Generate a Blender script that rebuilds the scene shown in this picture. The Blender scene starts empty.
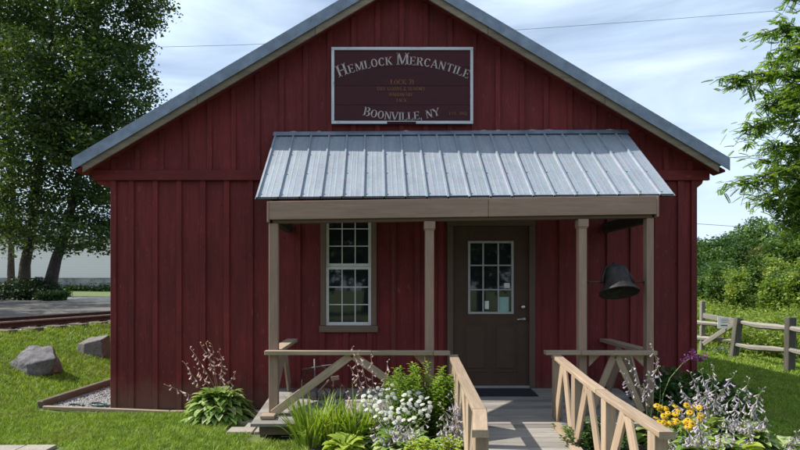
import bpy, math, random
import numpy as np
from mathutils import Vector, Quaternion

# ------------------------------------------------------------------ camera, light, exposure
sc = bpy.context.scene
COL = sc.collection
R = math.radians
EYE = Vector((0.0, 0.0, 1.6))
cam_data = bpy.data.cameras.new('camera')
cam = bpy.data.objects.new('camera', cam_data); COL.objects.link(cam)
cam.location = EYE
cam.rotation_euler = (R(90), 0, 0)
cam_data.sensor_fit = 'HORIZONTAL'; cam_data.sensor_width = 36; cam_data.lens = 27
cam_data.shift_x = 0.03125; cam_data.shift_y = 0.0775
cam_data.clip_start = 0.05; cam_data.clip_end = 3000
sc.camera = cam

SUN = Vector((-1.0, 0.09, 1.02)).normalized()
world = bpy.data.worlds.new('World'); sc.world = world; world.use_nodes = True
wn = world.node_tree; wn.nodes.clear()
sky = wn.nodes.new('ShaderNodeTexSky'); sky.sky_type = 'NISHITA'; sky.sun_disc = False
sky.sun_elevation = math.asin(SUN.z); sky.sun_rotation = math.atan2(SUN.x, SUN.y) % (2 * math.pi)
sky.air_density = 1.0; sky.dust_density = 1.6; sky.ozone_density = 1.5
def wnode(t, **kw):
    n = wn.nodes.new(t)
    for k, v in kw.items(): setattr(n, k, v)
    return n
tc = wnode('ShaderNodeTexCoord')
mp = wnode('ShaderNodeMapping'); mp.inputs['Scale'].default_value = (1.2, 1.2, 5.5); mp.inputs['Rotation'].default_value = (0.0, 0.10, 0.3)
wn.links.new(tc.outputs['Generated'], mp.inputs['Vector'])
cn = wnode('ShaderNodeTexNoise'); cn.inputs['Scale'].default_value = 1.7; cn.inputs['Detail'].default_value = 7; cn.inputs['Roughness'].default_value = 0.52; cn.inputs['Distortion'].default_value = 0.5
wn.links.new(mp.outputs[0], cn.inputs['Vector'])
cr = wnode('ShaderNodeValToRGB'); cr.color_ramp.elements[0].position = 0.40; cr.color_ramp.elements[1].position = 0.66
cr.color_ramp.elements[0].color = (0.28, 0.28, 0.28, 1); cr.color_ramp.elements[1].color = (0.93, 0.93, 0.93, 1)
wn.links.new(cn.outputs['Fac'], cr.inputs['Fac'])
cn2 = wnode('ShaderNodeTexNoise'); cn2.inputs['Scale'].default_value = 3.0; cn2.inputs['Detail'].default_value = 5
wn.links.new(mp.outputs[0], cn2.inputs['Vector'])
cloudcol = wnode('ShaderNodeMix', data_type='RGBA')
cloudcol.inputs['A'].default_value = (5.9, 7.8, 10.1, 1); cloudcol.inputs['B'].default_value = (8.0, 9.0, 10.3, 1)
wn.links.new(cn2.outputs['Fac'], cloudcol.inputs['Factor'])
wsep = wnode('ShaderNodeSeparateXYZ'); wn.links.new(tc.outputs['Generated'], wsep.inputs[0])
wmr = wnode('ShaderNodeMapRange'); wn.links.new(wsep.outputs['Z'], wmr.inputs['Value'])
wmr.inputs['From Min'].default_value = 0.02; wmr.inputs['From Max'].default_value = 0.42; wmr.inputs['To Min'].default_value = 0.85; wmr.inputs['To Max'].default_value = 0.0
wmx = wnode('ShaderNodeMath', operation='MAXIMUM'); wn.links.new(wmr.outputs[0], wmx.inputs[0]); wn.links.new(cr.outputs['Color'], wmx.inputs[1])
wm = wnode('ShaderNodeMix', data_type='RGBA')
wn.links.new(wmx.outputs[0], wm.inputs['Factor'])
wn.links.new(sky.outputs[0], wm.inputs['A']); wn.links.new(cloudcol.outputs['Result'], wm.inputs['B'])
bg = wnode('ShaderNodeBackground'); bg.inputs['Strength'].default_value = 0.09
wn.links.new(wm.outputs['Result'], bg.inputs['Color'])
wo = wnode('ShaderNodeOutputWorld'); wn.links.new(bg.outputs[0], wo.inputs['Surface'])

sd = bpy.data.lights.new('sun', 'SUN'); sd.energy = 4.4; sd.angle = R(0.5); sd.color = (1.0, 0.95, 0.86)
sun = bpy.data.objects.new('sun', sd); COL.objects.link(sun)
sun.rotation_mode = 'QUATERNION'; sun.rotation_quaternion = SUN.to_track_quat('Z', 'Y'); sun.location = (-20, 3, 30)
sc.view_settings.view_transform = 'Standard'; sc.view_settings.look = 'None'
sc.view_settings.exposure = 0.64; sc.view_settings.gamma = 1.0; sc.view_settings.use_curve_mapping = False
sc.cycles.max_bounces = 8; sc.cycles.transparent_max_bounces = 8

# ------------------------------------------------------------------ materials
def new_mat(name):
    m = bpy.data.materials.new(name); m.use_nodes = True
    nt = m.node_tree; nt.nodes.clear()
    return m, nt
def N(nt, t, ins=None, **kw):
    n = nt.nodes.new(t)
    for k, v in kw.items(): setattr(n, k, v)
    for k, v in (ins or {}).items():
        s = n.inputs[k]
        if hasattr(v, 'is_linked') or isinstance(v, bpy.types.NodeSocket): nt.links.new(v, s)
        else: s.default_value = v
    return n
def ramp(nt, fac, stops):
    r = N(nt, 'ShaderNodeValToRGB', {'Fac': fac})
    e = r.color_ramp.elements
    while len(e) < len(stops): e.new(0.5)
    for i, (p, c) in enumerate(stops):
        e[i].position = p
        e[i].color = (c, c, c, 1) if isinstance(c, (int, float)) else (*c, 1)
    return r.outputs['Color']
def mixc(nt, fac, a, b, mode='MIX'):
    n = nt.nodes.new('ShaderNodeMix'); n.data_type = 'RGBA'; n.blend_type = mode
    for k, v in (('Factor', fac), ('A', a), ('B', b)):
        s = n.inputs[k]
        if isinstance(v, bpy.types.NodeSocket): nt.links.new(v, s)
        elif isinstance(v, (int, float)): s.default_value = v
        else: s.default_value = (*v, 1)
    return n.outputs['Result']
def finish(nt, col, rough=0.7, metal=0.0, bump=None, bstr=0.3, bdist=0.01, spec=0.4, transl=None):
    p = N(nt, 'ShaderNodeBsdfPrincipled', {'Roughness': rough, 'Metallic': metal, 'Specular IOR Level': spec})
    if isinstance(col, bpy.types.NodeSocket): nt.links.new(col, p.inputs['Base Color'])
    else: p.inputs['Base Color'].default_value = (*col, 1)
    if bump is not None:
        b = N(nt, 'ShaderNodeBump', {'Strength': bstr, 'Distance': bdist, 'Height': bump})
        nt.links.new(b.outputs[0], p.inputs['Normal'])
    out = p.outputs[0]
    if transl:
        t = N(nt, 'ShaderNodeBsdfTranslucent')
        tcx = mixc(nt, 1.0, col, (1.35, 1.25, 0.45), 'MULTIPLY')
        nt.links.new(tcx, t.inputs['Color'])
        mx = N(nt, 'ShaderNodeMixShader', {0: transl, 1: out, 2: t.outputs[0]})
        out = mx.outputs[0]
    o = N(nt, 'ShaderNodeOutputMaterial', {'Surface': out})

def board_mat(name, c0, c1, c2=None, wear=0.0, wearc=(0.4, 0.4, 0.4), rough=0.75, grain=1.0, var=0.3, base_dirt=False):
    """weathered boards: grain runs along the third axis of the stored board coordinates"""
    m, nt = new_mat(name)
    gc = N(nt, 'ShaderNodeAttribute', attribute_name='gc').outputs['Vector']
    rn = N(nt, 'ShaderNodeAttribute', attribute_name='rnd').outputs['Fac']
    mp = N(nt, 'ShaderNodeMapping', {'Vector': gc, 'Scale': (70, 70, 3.0)})
    n1 = N(nt, 'ShaderNodeTexNoise', {'Vector': mp.outputs[0], 'Scale': 1.0, 'Detail': 5.0, 'Roughness': 0.6})
    mp2 = N(nt, 'ShaderNodeMapping', {'Vector': gc, 'Scale': (9, 9, 1.6)})
    n2 = N(nt, 'ShaderNodeTexNoise', {'Vector': mp2.outputs[0], 'Scale': 1.0, 'Detail': 6.0, 'Roughness': 0.65, 'Distortion': 0.8})
    col = mixc(nt, ramp(nt, n2.outputs['Fac'], [(0.3, 0.0), (0.7, 1.0)]), c0, c1)
    g = ramp(nt, n1.outputs['Fac'], [(0.35, 1.0 - 0.35 * grain), (0.62, 1.0 + 0.0 * grain)])
    col = mixc(nt, 1.0, col, g, 'MULTIPLY')
    v = N(nt, 'ShaderNodeMapRange', {'Value': rn, 'To Min': 1 - var, 'To Max': 1 + var * 0.6})
    cv = N(nt, 'ShaderNodeCombineColor', {0: v.outputs[0], 1: v.outputs[0], 2: v.outputs[0]})
    col = mixc(nt, 1.0, col, cv.outputs[0], 'MULTIPLY')
    if wear > 0:
        mp3 = N(nt, 'ShaderNodeMapping', {'Vector': gc, 'Scale': (34, 34, 9)})
        n3 = N(nt, 'ShaderNodeTexNoise', {'Vector': mp3.outputs[0], 'Scale': 1.0, 'Detail': 4.0, 'Roughness': 0.6})
        wf = ramp(nt, n3.outputs['Fac'], [(0.67 - wear * 0.1, 0.0), (0.76, 0.55)])
        col = mixc(nt, wf, col, wearc)
    mpk = N(nt, 'ShaderNodeMapping', {'Vector': gc, 'Scale': (5, 5, 2.2)})
    vk = N(nt, 'ShaderNodeTexVoronoi', {'Vector': mpk.outputs[0], 'Scale': 1.0, 'Randomness': 1.0})
    col = mixc(nt, ramp(nt, vk.outputs['Distance'], [(0.035, 0.65), (0.07, 0.0)]), col, tuple(x * 0.3 for x in c1))
    if base_dirt:
        g = N(nt, 'ShaderNodeNewGeometry'); sx = N(nt, 'ShaderNodeSeparateXYZ', {0: g.outputs['Position']})
        nd = N(nt, 'ShaderNodeTexNoise', {'Vector': g.outputs['Position'], 'Scale': 5.0, 'Detail': 6.0, 'Roughness': 0.7})
        hz = N(nt, 'ShaderNodeMath', {0: sx.outputs['Z'], 1: nd.outputs['Fac']}, operation='DIVIDE')
        col = mixc(nt, ramp(nt, hz.outputs[0], [(0.1, 0.5), (0.95, 0.0)]), col, (0.20, 0.13, 0.09))
        nb_ = N(nt, 'ShaderNodeTexNoise', {'Vector': g.outputs['Position'], 'Scale': 0.9, 'Detail': 5.0, 'Roughness': 0.6})
        col = mixc(nt, 1.0, col, ramp(nt, nb_.outputs['Fac'], [(0.3, 0.72), (0.7, 1.15)]), 'MULTIPLY')
    finish(nt, col, rough, bump=n1.outputs['Fac'], bstr=0.35, bdist=0.004)
    return m
def simple_mat(name, c, rough=0.6, metal=0.0, noise=0.25, scale=12.0, bstr=0.15, bdist=0.004, spec=0.4, c2=None):
    m, nt = new_mat(name)
    t = N(nt, 'ShaderNodeTexCoord')
    n = N(nt, 'ShaderNodeTexNoise', {'Vector': t.outputs['Object'], 'Scale': scale, 'Detail': 6.0, 'Roughness': 0.62})
    a = tuple(x * (1 - noise) for x in c); b = c2 or tuple(x * (1 + noise) for x in c)
    col = mixc(nt, ramp(nt, n.outputs['Fac'], [(0.35, 0.0), (0.65, 1.0)]), a, b)
    finish(nt, col, rough, metal, n.outputs['Fac'], bstr, bdist, spec)
    return m
def leaf_mat(name, cols, transl=0.35, rough=0.5, patch=0.0, pc=(0.2, 0.2, 0.05), spec=0.3):
    m, nt = new_mat(name)
    rn = N(nt, 'ShaderNodeAttribute', attribute_name='rnd').outputs['Fac']
    st = [(i / (len(cols) - 1), c) for i, c in enumerate(cols)]
    col = ramp(nt, rn, st)
    if patch > 0:
        t = N(nt, 'ShaderNodeTexCoord')
        n = N(nt, 'ShaderNodeTexNoise', {'Vector': t.outputs['Object'], 'Scale': 1.3, 'Detail': 5.0, 'Roughness': 0.65})
        col = mixc(nt, ramp(nt, n.outputs['Fac'], [(0.45, 0.0), (0.68, patch)]), col, pc)
        n2 = N(nt, 'ShaderNodeTexNoise', {'Vector': t.outputs['Object'], 'Scale': 7.0, 'Detail': 4.0, 'Roughness': 0.7})
        col = mixc(nt, 1.0, col, ramp(nt, n2.outputs['Fac'], [(0.32, 0.6), (0.66, 1.25)]), 'MULTIPLY')
    finish(nt, col, rough, transl=transl, spec=spec)
    return m

M = {}
M['red'] = board_mat('red_barn_paint', (0.218, 0.023, 0.023), (0.135, 0.016, 0.017), wear=0.6, wearc=(0.26, 0.10, 0.09), rough=0.8, grain=0.7, var=0.14, base_dirt=True)
M['wood'] = board_mat('weathered_tan_wood', (0.45, 0.335, 0.235), (0.32, 0.235, 0.16), wear=0.2, wearc=(0.2, 0.15, 0.11), grain=0.65, var=0.2)
M['beam'] = board_mat('tan_stained_beam', (0.36, 0.24, 0.175), (0.27, 0.178, 0.13), wear=0.15, wearc=(0.14, 0.1, 0.08), grain=0.4, var=0.1)
M['rake'] = board_mat('rake_board_wood', (0.30, 0.235, 0.17), (0.19, 0.145, 0.10), wear=0.4, wearc=(0.1, 0.08, 0.06), grain=0.6, var=0.2)
M['casing'] = board_mat('brown_casing_paint', (0.19, 0.125, 0.09), (0.155, 0.10, 0.073), grain=0.3, var=0.06)
M['doorcasing'] = board_mat('dark_casing_paint', (0.13, 0.082, 0.058), (0.10, 0.065, 0.047), grain=0.3, var=0.06)
M['deck'] = board_mat('grey_deck_boards', (0.36, 0.335, 0.30), (0.25, 0.23, 0.205), wear=0.4, wearc=(0.14, 0.13, 0.12), grain=0.8, var=0.3)
M['tie'] = board_mat('old_timber', (0.20, 0.145, 0.095), (0.12, 0.088, 0.06), wear=0.5, wearc=(0.3, 0.25, 0.2), grain=0.9, var=0.25)
M['fence'] = board_mat('silvery_fence_wood', (0.36, 0.335, 0.29), (0.22, 0.205, 0.175), wear=0.4, wearc=(0.12, 0.11, 0.09), grain=0.9, var=0.25)
M['fencepost'] = board_mat('dark_fence_post_wood', (0.14, 0.13, 0.105), (0.085, 0.078, 0.062), wear=0.3, wearc=(0.2, 0.19, 0.16), grain=0.9, var=0.2)
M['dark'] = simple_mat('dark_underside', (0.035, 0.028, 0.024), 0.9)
M['door'] = simple_mat('dark_brown_door_paint', (0.075, 0.044, 0.031), 0.6, noise=0.1, scale=5, spec=0.2)
M['white'] = simple_mat('white_sash_paint', (0.62, 0.63, 0.60), 0.5, noise=0.08)
M['offwhite'] = simple_mat('grey_door_light_frame', (0.36, 0.37, 0.36), 0.5, noise=0.08)
M['black'] = simple_mat('dark_cast_iron', (0.014, 0.014, 0.016), 0.62, 0.1, noise=0.4, scale=22, bstr=0.6, c2=(0.035, 0.026, 0.022))
M['rust'] = simple_mat('rusty_rail_steel', (0.085, 0.042, 0.028), 0.8, 0.2, noise=0.35, scale=20)
M['railtop'] = simple_mat('worn_rail_head', (0.30, 0.24, 0.20), 0.5, 0.5, noise=0.3, scale=20)
M['chrome'] = simple_mat('brushed_nickel', (0.62, 0.6, 0.56), 0.3, 1.0, noise=0.05)
M['dullmetal'] = simple_mat('dull_grey_iron', (0.16, 0.15, 0.14), 0.6, 0.3, noise=0.3)
M['threshold'] = simple_mat('aluminium_threshold', (0.5, 0.5, 0.48), 0.4, 0.8, noise=0.1)
M['mat'] = simple_mat('dark_rubber_mat', (0.018, 0.020, 0.026), 0.9, noise=0.3, scale=120, bstr=0.6)
M['cable'] = simple_mat('cable_black', (0.05, 0.05, 0.055), 0.6)
M['signwhite'] = board_mat('chipped_white_sign_frame', (0.66, 0.66, 0.68), (0.5, 0.5, 0.53), wear=0.8, wearc=(0.12, 0.06, 0.06), grain=0.4, var=0.08)
M['signboard'] = board_mat('maroon_sign_board', (0.062, 0.0085, 0.013), (0.040, 0.007, 0.010), wear=0.1, wearc=(0.07, 0.03, 0.035), grain=0.3, var=0.15)
M['letter'] = simple_mat('cream_sign_lettering', (0.44, 0.37, 0.35), 0.7, noise=0.25, scale=25)
M['letter2'] = simple_mat('faded_gold_lettering', (0.21, 0.085, 0.045), 0.7, noise=0.25, scale=25)
M['paper'] = simple_mat('white_paper', (0.7, 0.72, 0.70), 0.8, noise=0.04)
M['mint'] = simple_mat('pale_green_paper', (0.30, 0.46, 0.42), 0.8, noise=0.05)
M['ink'] = simple_mat('dark_ink', (0.03, 0.03, 0.04), 0.8)
M['foam'] = simple_mat('pale_sealant_foam', (0.45, 0.42, 0.36), 0.9, noise=0.3, scale=40)
M['hose'] = simple_mat('green_hose', (0.018, 0.07, 0.055), 0.35, noise=0.2)
M['stem'] = simple_mat('green_stem', (0.12, 0.17, 0.05), 0.6)
M['drystem'] = simple_mat('dry_stem', (0.22, 0.15, 0.10), 0.7)
M['bark'] = simple_mat('grey_brown_bark', (0.06, 0.05, 0.042), 0.95, noise=0.4, scale=9, bstr=0.9, bdist=0.04)
M['stone'] = simple_mat('foundation_stone', (0.28, 0.27, 0.26), 0.9, noise=0.5, scale=1.2, bstr=0.6, bdist=0.05)

def galv():
    m, nt = new_mat('galvanised_roof_metal')
    gc = N(nt, 'ShaderNodeAttribute', attribute_name='gc').outputs['Vector']
    mp = N(nt, 'ShaderNodeMapping', {'Vector': gc, 'Scale': (45, 1.3, 1.0)})
    n1 = N(nt, 'ShaderNodeTexNoise', {'Vector': mp.outputs[0], 'Scale': 1.0, 'Detail': 6.0, 'Roughness': 0.65})
    mp2 = N(nt, 'ShaderNodeMapping', {'Vector': gc, 'Scale': (3, 3, 3)})
    n2 = N(nt, 'ShaderNodeTexNoise', {'Vector': mp2.outputs[0], 'Scale': 1.0, 'Detail': 8.0, 'Roughness': 0.7})
    vo = N(nt, 'ShaderNodeTexVoronoi', {'Vector': gc, 'Scale': 60.0})
    col = mixc(nt, ramp(nt, n1.outputs['Fac'], [(0.35, 0.0), (0.68, 1.0)]), (0.27, 0.31, 0.355), (0.335, 0.375, 0.42))
    col = mixc(nt, ramp(nt, n2.outputs['Fac'], [(0.42, 0.0), (0.75, 0.6)]), col, (0.20, 0.24, 0.285))
    col = mixc(nt, 0.08, col, vo.outputs['Color'])
    rg = ramp(nt, n1.outputs['Fac'], [(0.3, 0.5), (0.7, 0.66)])
    finish(nt, col, rg, 0.3, n1.outputs['Fac'], 0.08, 0.003, 0.5)
    return m
M['galv'] = galv()
M['galvdark'] = simple_mat('blue_grey_roof_trim', (0.20, 0.235, 0.29), 0.5, 0.3, noise=0.22, scale=6)
M['ribend'] = simple_mat('rib_closure_dark', (0.03, 0.035, 0.05), 0.8)
def glass():
    m, nt = new_mat('dark_window_glass')
    t = N(nt, 'ShaderNodeTexCoord')
    n = N(nt, 'ShaderNodeTexNoise', {'Vector': t.outputs['Object'], 'Scale': 3.5, 'Detail': 3.0})
    col = mixc(nt, n.outputs['Fac'], (0.008, 0.010, 0.012), (0.02, 0.024, 0.028))
    p = N(nt, 'ShaderNodeBsdfPrincipled', {'Base Color': col, 'Roughness': 0.03, 'IOR': 1.5, 'Specular IOR Level': 0.75})
    b = N(nt, 'ShaderNodeBump', {'Strength': 0.05, 'Distance': 0.01, 'Height': n.outputs['Fac']}); nt.links.new(b.outputs[0], p.inputs['Normal'])
    N(nt, 'ShaderNodeOutputMaterial', {'Surface': p.outputs[0]})
    return m
M['glass'] = glass()
def ground_mat(name, a, b, c, sc1=1.2, sc2=30.0, bstr=0.6, rough=0.95):
    m, nt = new_mat(name)
    t = N(nt, 'ShaderNodeTexCoord')
    n1 = N(nt, 'ShaderNodeTexNoise', {'Vector': t.outputs['Object'], 'Scale': sc1, 'Detail': 8.0, 'Roughness': 0.7})
    n2 = N(nt, 'ShaderNodeTexNoise', {'Vector': t.outputs['Object'], 'Scale': sc2, 'Detail': 5.0, 'Roughness': 0.7})
    col = mixc(nt, ramp(nt, n1.outputs['Fac'], [(0.35, 0.0), (0.65, 1.0)]), a, b)
    col = mixc(nt, ramp(nt, n2.outputs['Fac'], [(0.45, 0.0), (0.65, 0.8)]), col, c)
    finish(nt, col, rough, bump=n2.outputs['Fac'], bstr=bstr, bdist=0.02)
    return m
M['lawn'] = ground_mat('lawn_ground', (0.085, 0.125, 0.03), (0.115, 0.155, 0.04), (0.14, 0.135, 0.06), 0.9, 25)
M['lot'] = ground_mat('dusty_grey_lot', (0.09, 0.08, 0.068), (0.15, 0.135, 0.115), (0.07, 0.062, 0.053), 0.35, 12)
M['gravelroad'] = ground_mat('pale_gravel_road', (0.42, 0.39, 0.34), (0.50, 0.47, 0.42), (0.35, 0.32, 0.28), 0.5, 8)
M['soil'] = ground_mat('dark_mulch', (0.045, 0.032, 0.022), (0.08, 0.055, 0.038), (0.03, 0.022, 0.016), 4, 40, 0.9)
M['asphalt'] = ground_mat('asphalt_road', (0.05, 0.05, 0.052), (0.065, 0.065, 0.066), (0.04, 0.04, 0.04), 0.6, 30)
M['paver'] = ground_mat('warm_grey_pavers', (0.30, 0.265, 0.225), (0.37, 0.335, 0.29), (0.25, 0.22, 0.185), 3, 40, 0.4)
M['pebble'] = ground_mat('grey_gravel', (0.30, 0.295, 0.29), (0.42, 0.41, 0.40), (0.15, 0.15, 0.15), 8, 60, 0.8)
M['rock1'] = ground_mat('grey_granite', (0.08, 0.085, 0.10), (0.24, 0.235, 0.24), (0.09, 0.055, 0.04), 7, 28, 0.8)
M['rock2'] = ground_mat('brown_grey_rock', (0.15, 0.135, 0.13), (0.22, 0.20, 0.19), (0.11, 0.095, 0.09), 3, 20, 0.7)
def siding():
    m, nt = new_mat('white_clapboard')
    t = N(nt, 'ShaderNodeTexCoord')
    w = N(nt, 'ShaderNodeTexWave', {'Vector': t.outputs['Object'], 'Scale': 1.3}, bands_direction='Z', wave_profile='SAW')
    col = mixc(nt, ramp(nt, w.outputs['Fac'], [(0.0, 0.0), (0.25, 1.0)]), (0.74, 0.69, 0.71), (0.88, 0.82, 0.84))
    finish(nt, col, 0.7, bump=w.outputs['Fac'], bstr=0.5, bdist=0.02)
    return m
M['siding'] = siding()
M['grass'] = leaf_mat('grass_blades', [(0.095, 0.19, 0.016), (0.185, 0.315, 0.028), (0.31, 0.42, 0.065), (0.50, 0.48, 0.20)], 0.28, 0.6, 0.5, (0.27, 0.30, 0.08))
M['leafdark'] = leaf_mat('shade_tree_leaves', [(0.030, 0.062, 0.018), (0.048, 0.09, 0.022), (0.10, 0.15, 0.032)], 0.38)
M['leafshade'] = leaf_mat('dark_shade_leaves', [(0.012, 0.028, 0.012), (0.02, 0.045, 0.016), (0.04, 0.07, 0.02)], 0.2)  # darker leaf copy, tree shade put into the colour of the low bushes
M['leafmid'] = leaf_mat('mid_green_leaves', [(0.035, 0.085, 0.02), (0.07, 0.14, 0.03), (0.15, 0.23, 0.05)], 0.35)
M['leaflocust'] = leaf_mat('feathery_leaves', [(0.08, 0.17, 0.035), (0.15, 0.27, 0.055), (0.26, 0.38, 0.085)], 0.48)
M['leafyellow'] = leaf_mat('yellow_green_weeds', [(0.08, 0.15, 0.025), (0.17, 0.26, 0.04), (0.36, 0.42, 0.11)], 0.4)
M['leafbush'] = leaf_mat('bush_leaves', [(0.026, 0.07, 0.022), (0.05, 0.11, 0.028), (0.10, 0.175, 0.042)], 0.3)
M['leafolive'] = leaf_mat('olive_red_leaves', [(0.08, 0.10, 0.03), (0.14, 0.11, 0.04), (0.12, 0.16, 0.04)], 0.3)
M['hosta'] = leaf_mat('hosta_leaves', [(0.12, 0.23, 0.04), (0.22, 0.34, 0.09), (0.62, 0.64, 0.36)], 0.3, 0.45)
M['lily'] = leaf_mat('daylily_leaves', [(0.13, 0.23, 0.025), (0.24, 0.36, 0.05), (0.38, 0.47, 0.12)], 0.35, 0.45)
M['golden'] = leaf_mat('upright_leaves', [(0.10, 0.21, 0.025), (0.19, 0.32, 0.04), (0.30, 0.42, 0.07)], 0.35, 0.5)
M['chart'] = leaf_mat('chartreuse_leaves', [(0.22, 0.33, 0.04), (0.32, 0.42, 0.06), (0.42, 0.48, 0.10)], 0.35, 0.5)
M['bell'] = leaf_mat('hosta_blossoms', [(0.30, 0.26, 0.38), (0.45, 0.40, 0.51), (0.64, 0.60, 0.66)], 0.3, 0.5)
M['palebell'] = leaf_mat('faded_pink_blossoms', [(0.36, 0.22, 0.24), (0.56, 0.42, 0.44), (0.75, 0.66, 0.66)], 0.25, 0.5)
M['petalwhite'] = leaf_mat('white_petals', [(0.42, 0.43, 0.40), (0.58, 0.58, 0.56)], 0.2, 0.5)
M['petalyellow'] = leaf_mat('golden_petals', [(0.58, 0.33, 0.01), (0.68, 0.45, 0.02)], 0.2, 0.5)
M['purple'] = leaf_mat('purple_petals', [(0.13, 0.03, 0.14), (0.24, 0.07, 0.24)], 0.2, 0.5)
M['violet'] = leaf_mat('blue_violet_petals', [(0.05, 0.04, 0.14), (0.16, 0.13, 0.30)], 0.2, 0.5)
M['discyellow'] = simple_mat('pale_flower_centre', (0.55, 0.50, 0.22), 0.8)
M['discbrown'] = simple_mat('brown_flower_centre', (0.04, 0.02, 0.012), 0.9)

# ------------------------------------------------------------------ helpers
rng = random.Random(7)
nrng = np.random.default_rng(11)
def origin(p):
    v = Vector((0, 0, 0))
    while p is not None:
        v += p.location; p = p.parent
    return v
class MB:
    def __init__(s): s.v = []; s.f = []; s.g = []; s.r = []
    def add(s, vs, fs, gcs=None, rnd=None):
        o = len(s.v)
        s.v += [tuple(v) for v in vs]
        s.f += [tuple(i + o for i in f) for f in fs]
        off = (rng.random() * 20, rng.random() * 20, rng.random() * 20)
        gcs = gcs or vs
        s.g += [(g[0] + off[0], g[1] + off[1], g[2] + off[2]) for g in gcs]
        s.r += [rng.random() if rnd is None else rnd] * len(vs)
        return s
    def box(s, x0, x1, y0, y1, z0, z1, rnd=None, axis=2):
        vs = [(x, y, z) for z in (z0, z1) for y in (y0, y1) for x in (x0, x1)]
        o = {2: (0, 1, 2), 0: (1, 2, 0), 1: (0, 2, 1)}[axis]
        gs = [(v[o[0]], v[o[1]], v[o[2]]) for v in vs]
        return s.add(vs, [(0, 2, 3, 1), (4, 5, 7, 6), (0, 1, 5, 4), (2, 6, 7, 3), (0, 4, 6, 2), (1, 3, 7, 5)], gs, rnd)
    def bar(s, p0, p1, w, h, up=(0, 0, 1), rnd=None):
        p0 = Vector(p0); p1 = Vector(p1); d = (p1 - p0); L = d.length; d.normalize()
        side = d.cross(Vector(up))
        if side.length < 1e-4: side = d.cross(Vector((1, 0, 0)))
        side.normalize(); u = side.cross(d)
        vs = []; gs = []
        for t, p in ((0, p0), (L, p1)):
            for b in (-.5, .5):
                for a in (-.5, .5):
                    vs.append(p + side * (a * w) + u * (b * h)); gs.append((a * w, b * h, t))
        return s.add(vs, [(0, 2, 3, 1), (4, 5, 7, 6), (0, 1, 5, 4), (2, 6, 7, 3), (0, 4, 6, 2), (1, 3, 7, 5)], gs, rnd)
    def prism(s, poly, d, rnd=None, axis=0):
        """poly: list of 3D points (planar), extruded by vector d"""
        n = len(poly); d = Vector(d)
        vs = [Vector(p) for p in poly] + [Vector(p) + d for p in poly]
        fs = [tuple(range(n))[::-1], tuple(range(n, 2 * n))] + [(i, (i + 1) % n, (i + 1) % n + n, i + n) for i in range(n)]
        o = {2: (0, 1, 2), 0: (1, 2, 0), 1: (0, 2, 1)}[axis]
        return s.add(vs, fs, [(v[o[0]], v[o[1]], v[o[2]]) for v in vs], rnd)
    def tube(s, pts, rad, n=6, cap=True, rnd=None):
        pts = [Vector(p) for p in pts]
        rads = rad if isinstance(rad, (list, tuple)) else [rad] * len(pts)
        vs = []; gs = []; L = 0
        ref = Vector((0.31, 0.87, 0.38))
        for i, p in enumerate(pts):
            a = pts[max(i - 1, 0)]; b = pts[min(i + 1, len(pts) - 1)]
            d = (b - a)
            if d.length < 1e-7: d = Vector((0, 0, 1))
            d.normalize()
            u = d.cross(ref)
            if u.length < 1e-3: u = d.cross(Vector((1, 0, 0)))
            u.normalize(); w = d.cross(u)
            if i: L += (p - pts[i - 1]).length
            for k in range(n):
                t = 2 * math.pi * k / n
                vs.append(p + (u * math.cos(t) + w * math.sin(t)) * rads[i]); gs.append((math.cos(t) * rads[i], math.sin(t) * rads[i], L))
        fs = []
        for i in range(len(pts) - 1):
            for k in range(n):
                k2 = (k + 1) % n
                fs.append((i * n + k, i * n + k2, (i + 1) * n + k2, (i + 1) * n + k))
        if cap:
            fs.append(tuple(range(n))[::-1]); fs.append(tuple(range((len(pts) - 1) * n, len(pts) * n)))
        return s.add(vs, fs, gs, rnd)
    def lathe(s, c, prof, n=24, cap=True):
        c = Vector(c); vs = []
        for r, z in prof:
            for k in range(n):
                t = 2 * math.pi * k / n
                vs.append(c + Vector((r * math.cos(t), r * math.sin(t), z)))
        fs = [(i * n + k, i * n + (k + 1) % n, (i + 1) * n + (k + 1) % n, (i + 1) * n + k) for i in range(len(prof) - 1) for k in range(n)]
        return s.add(vs, fs)
    def build(s, name, mat, parent=None, bevel=0.0, smooth=False, loc=None):
        me = bpy.data.meshes.new(name)
        o = Vector(loc) if loc is not None else (origin(parent) if parent else Vector((0, 0, 0)))
        me.from_pydata([(v[0] - o.x, v[1] - o.y, v[2] - o.z) for v in s.v], [], s.f)
        a = me.attributes.new('gc', 'FLOAT_VECTOR', 'POINT'); a.data.foreach_set('vector', [c for g in s.g for c in g])
        a = me.attributes.new('rnd', 'FLOAT', 'POINT'); a.data.foreach_set('value', s.r)
        me.materials.append(mat)
        if smooth: me.polygons.foreach_set('use_smooth', [True] * len(me.polygons))
        me.update()
        ob = bpy.data.objects.new(name, me); COL.objects.link(ob)
        if parent: ob.parent = parent
        if loc is not None: ob.location = (Vector(loc) - (origin(parent) if parent else Vector((0, 0, 0))))
        if bevel:
            b = ob.modifiers.new('bevel', 'BEVEL'); b.width = bevel; b.segments = 1; b.limit_method = 'ANGLE'
        return ob
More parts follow.
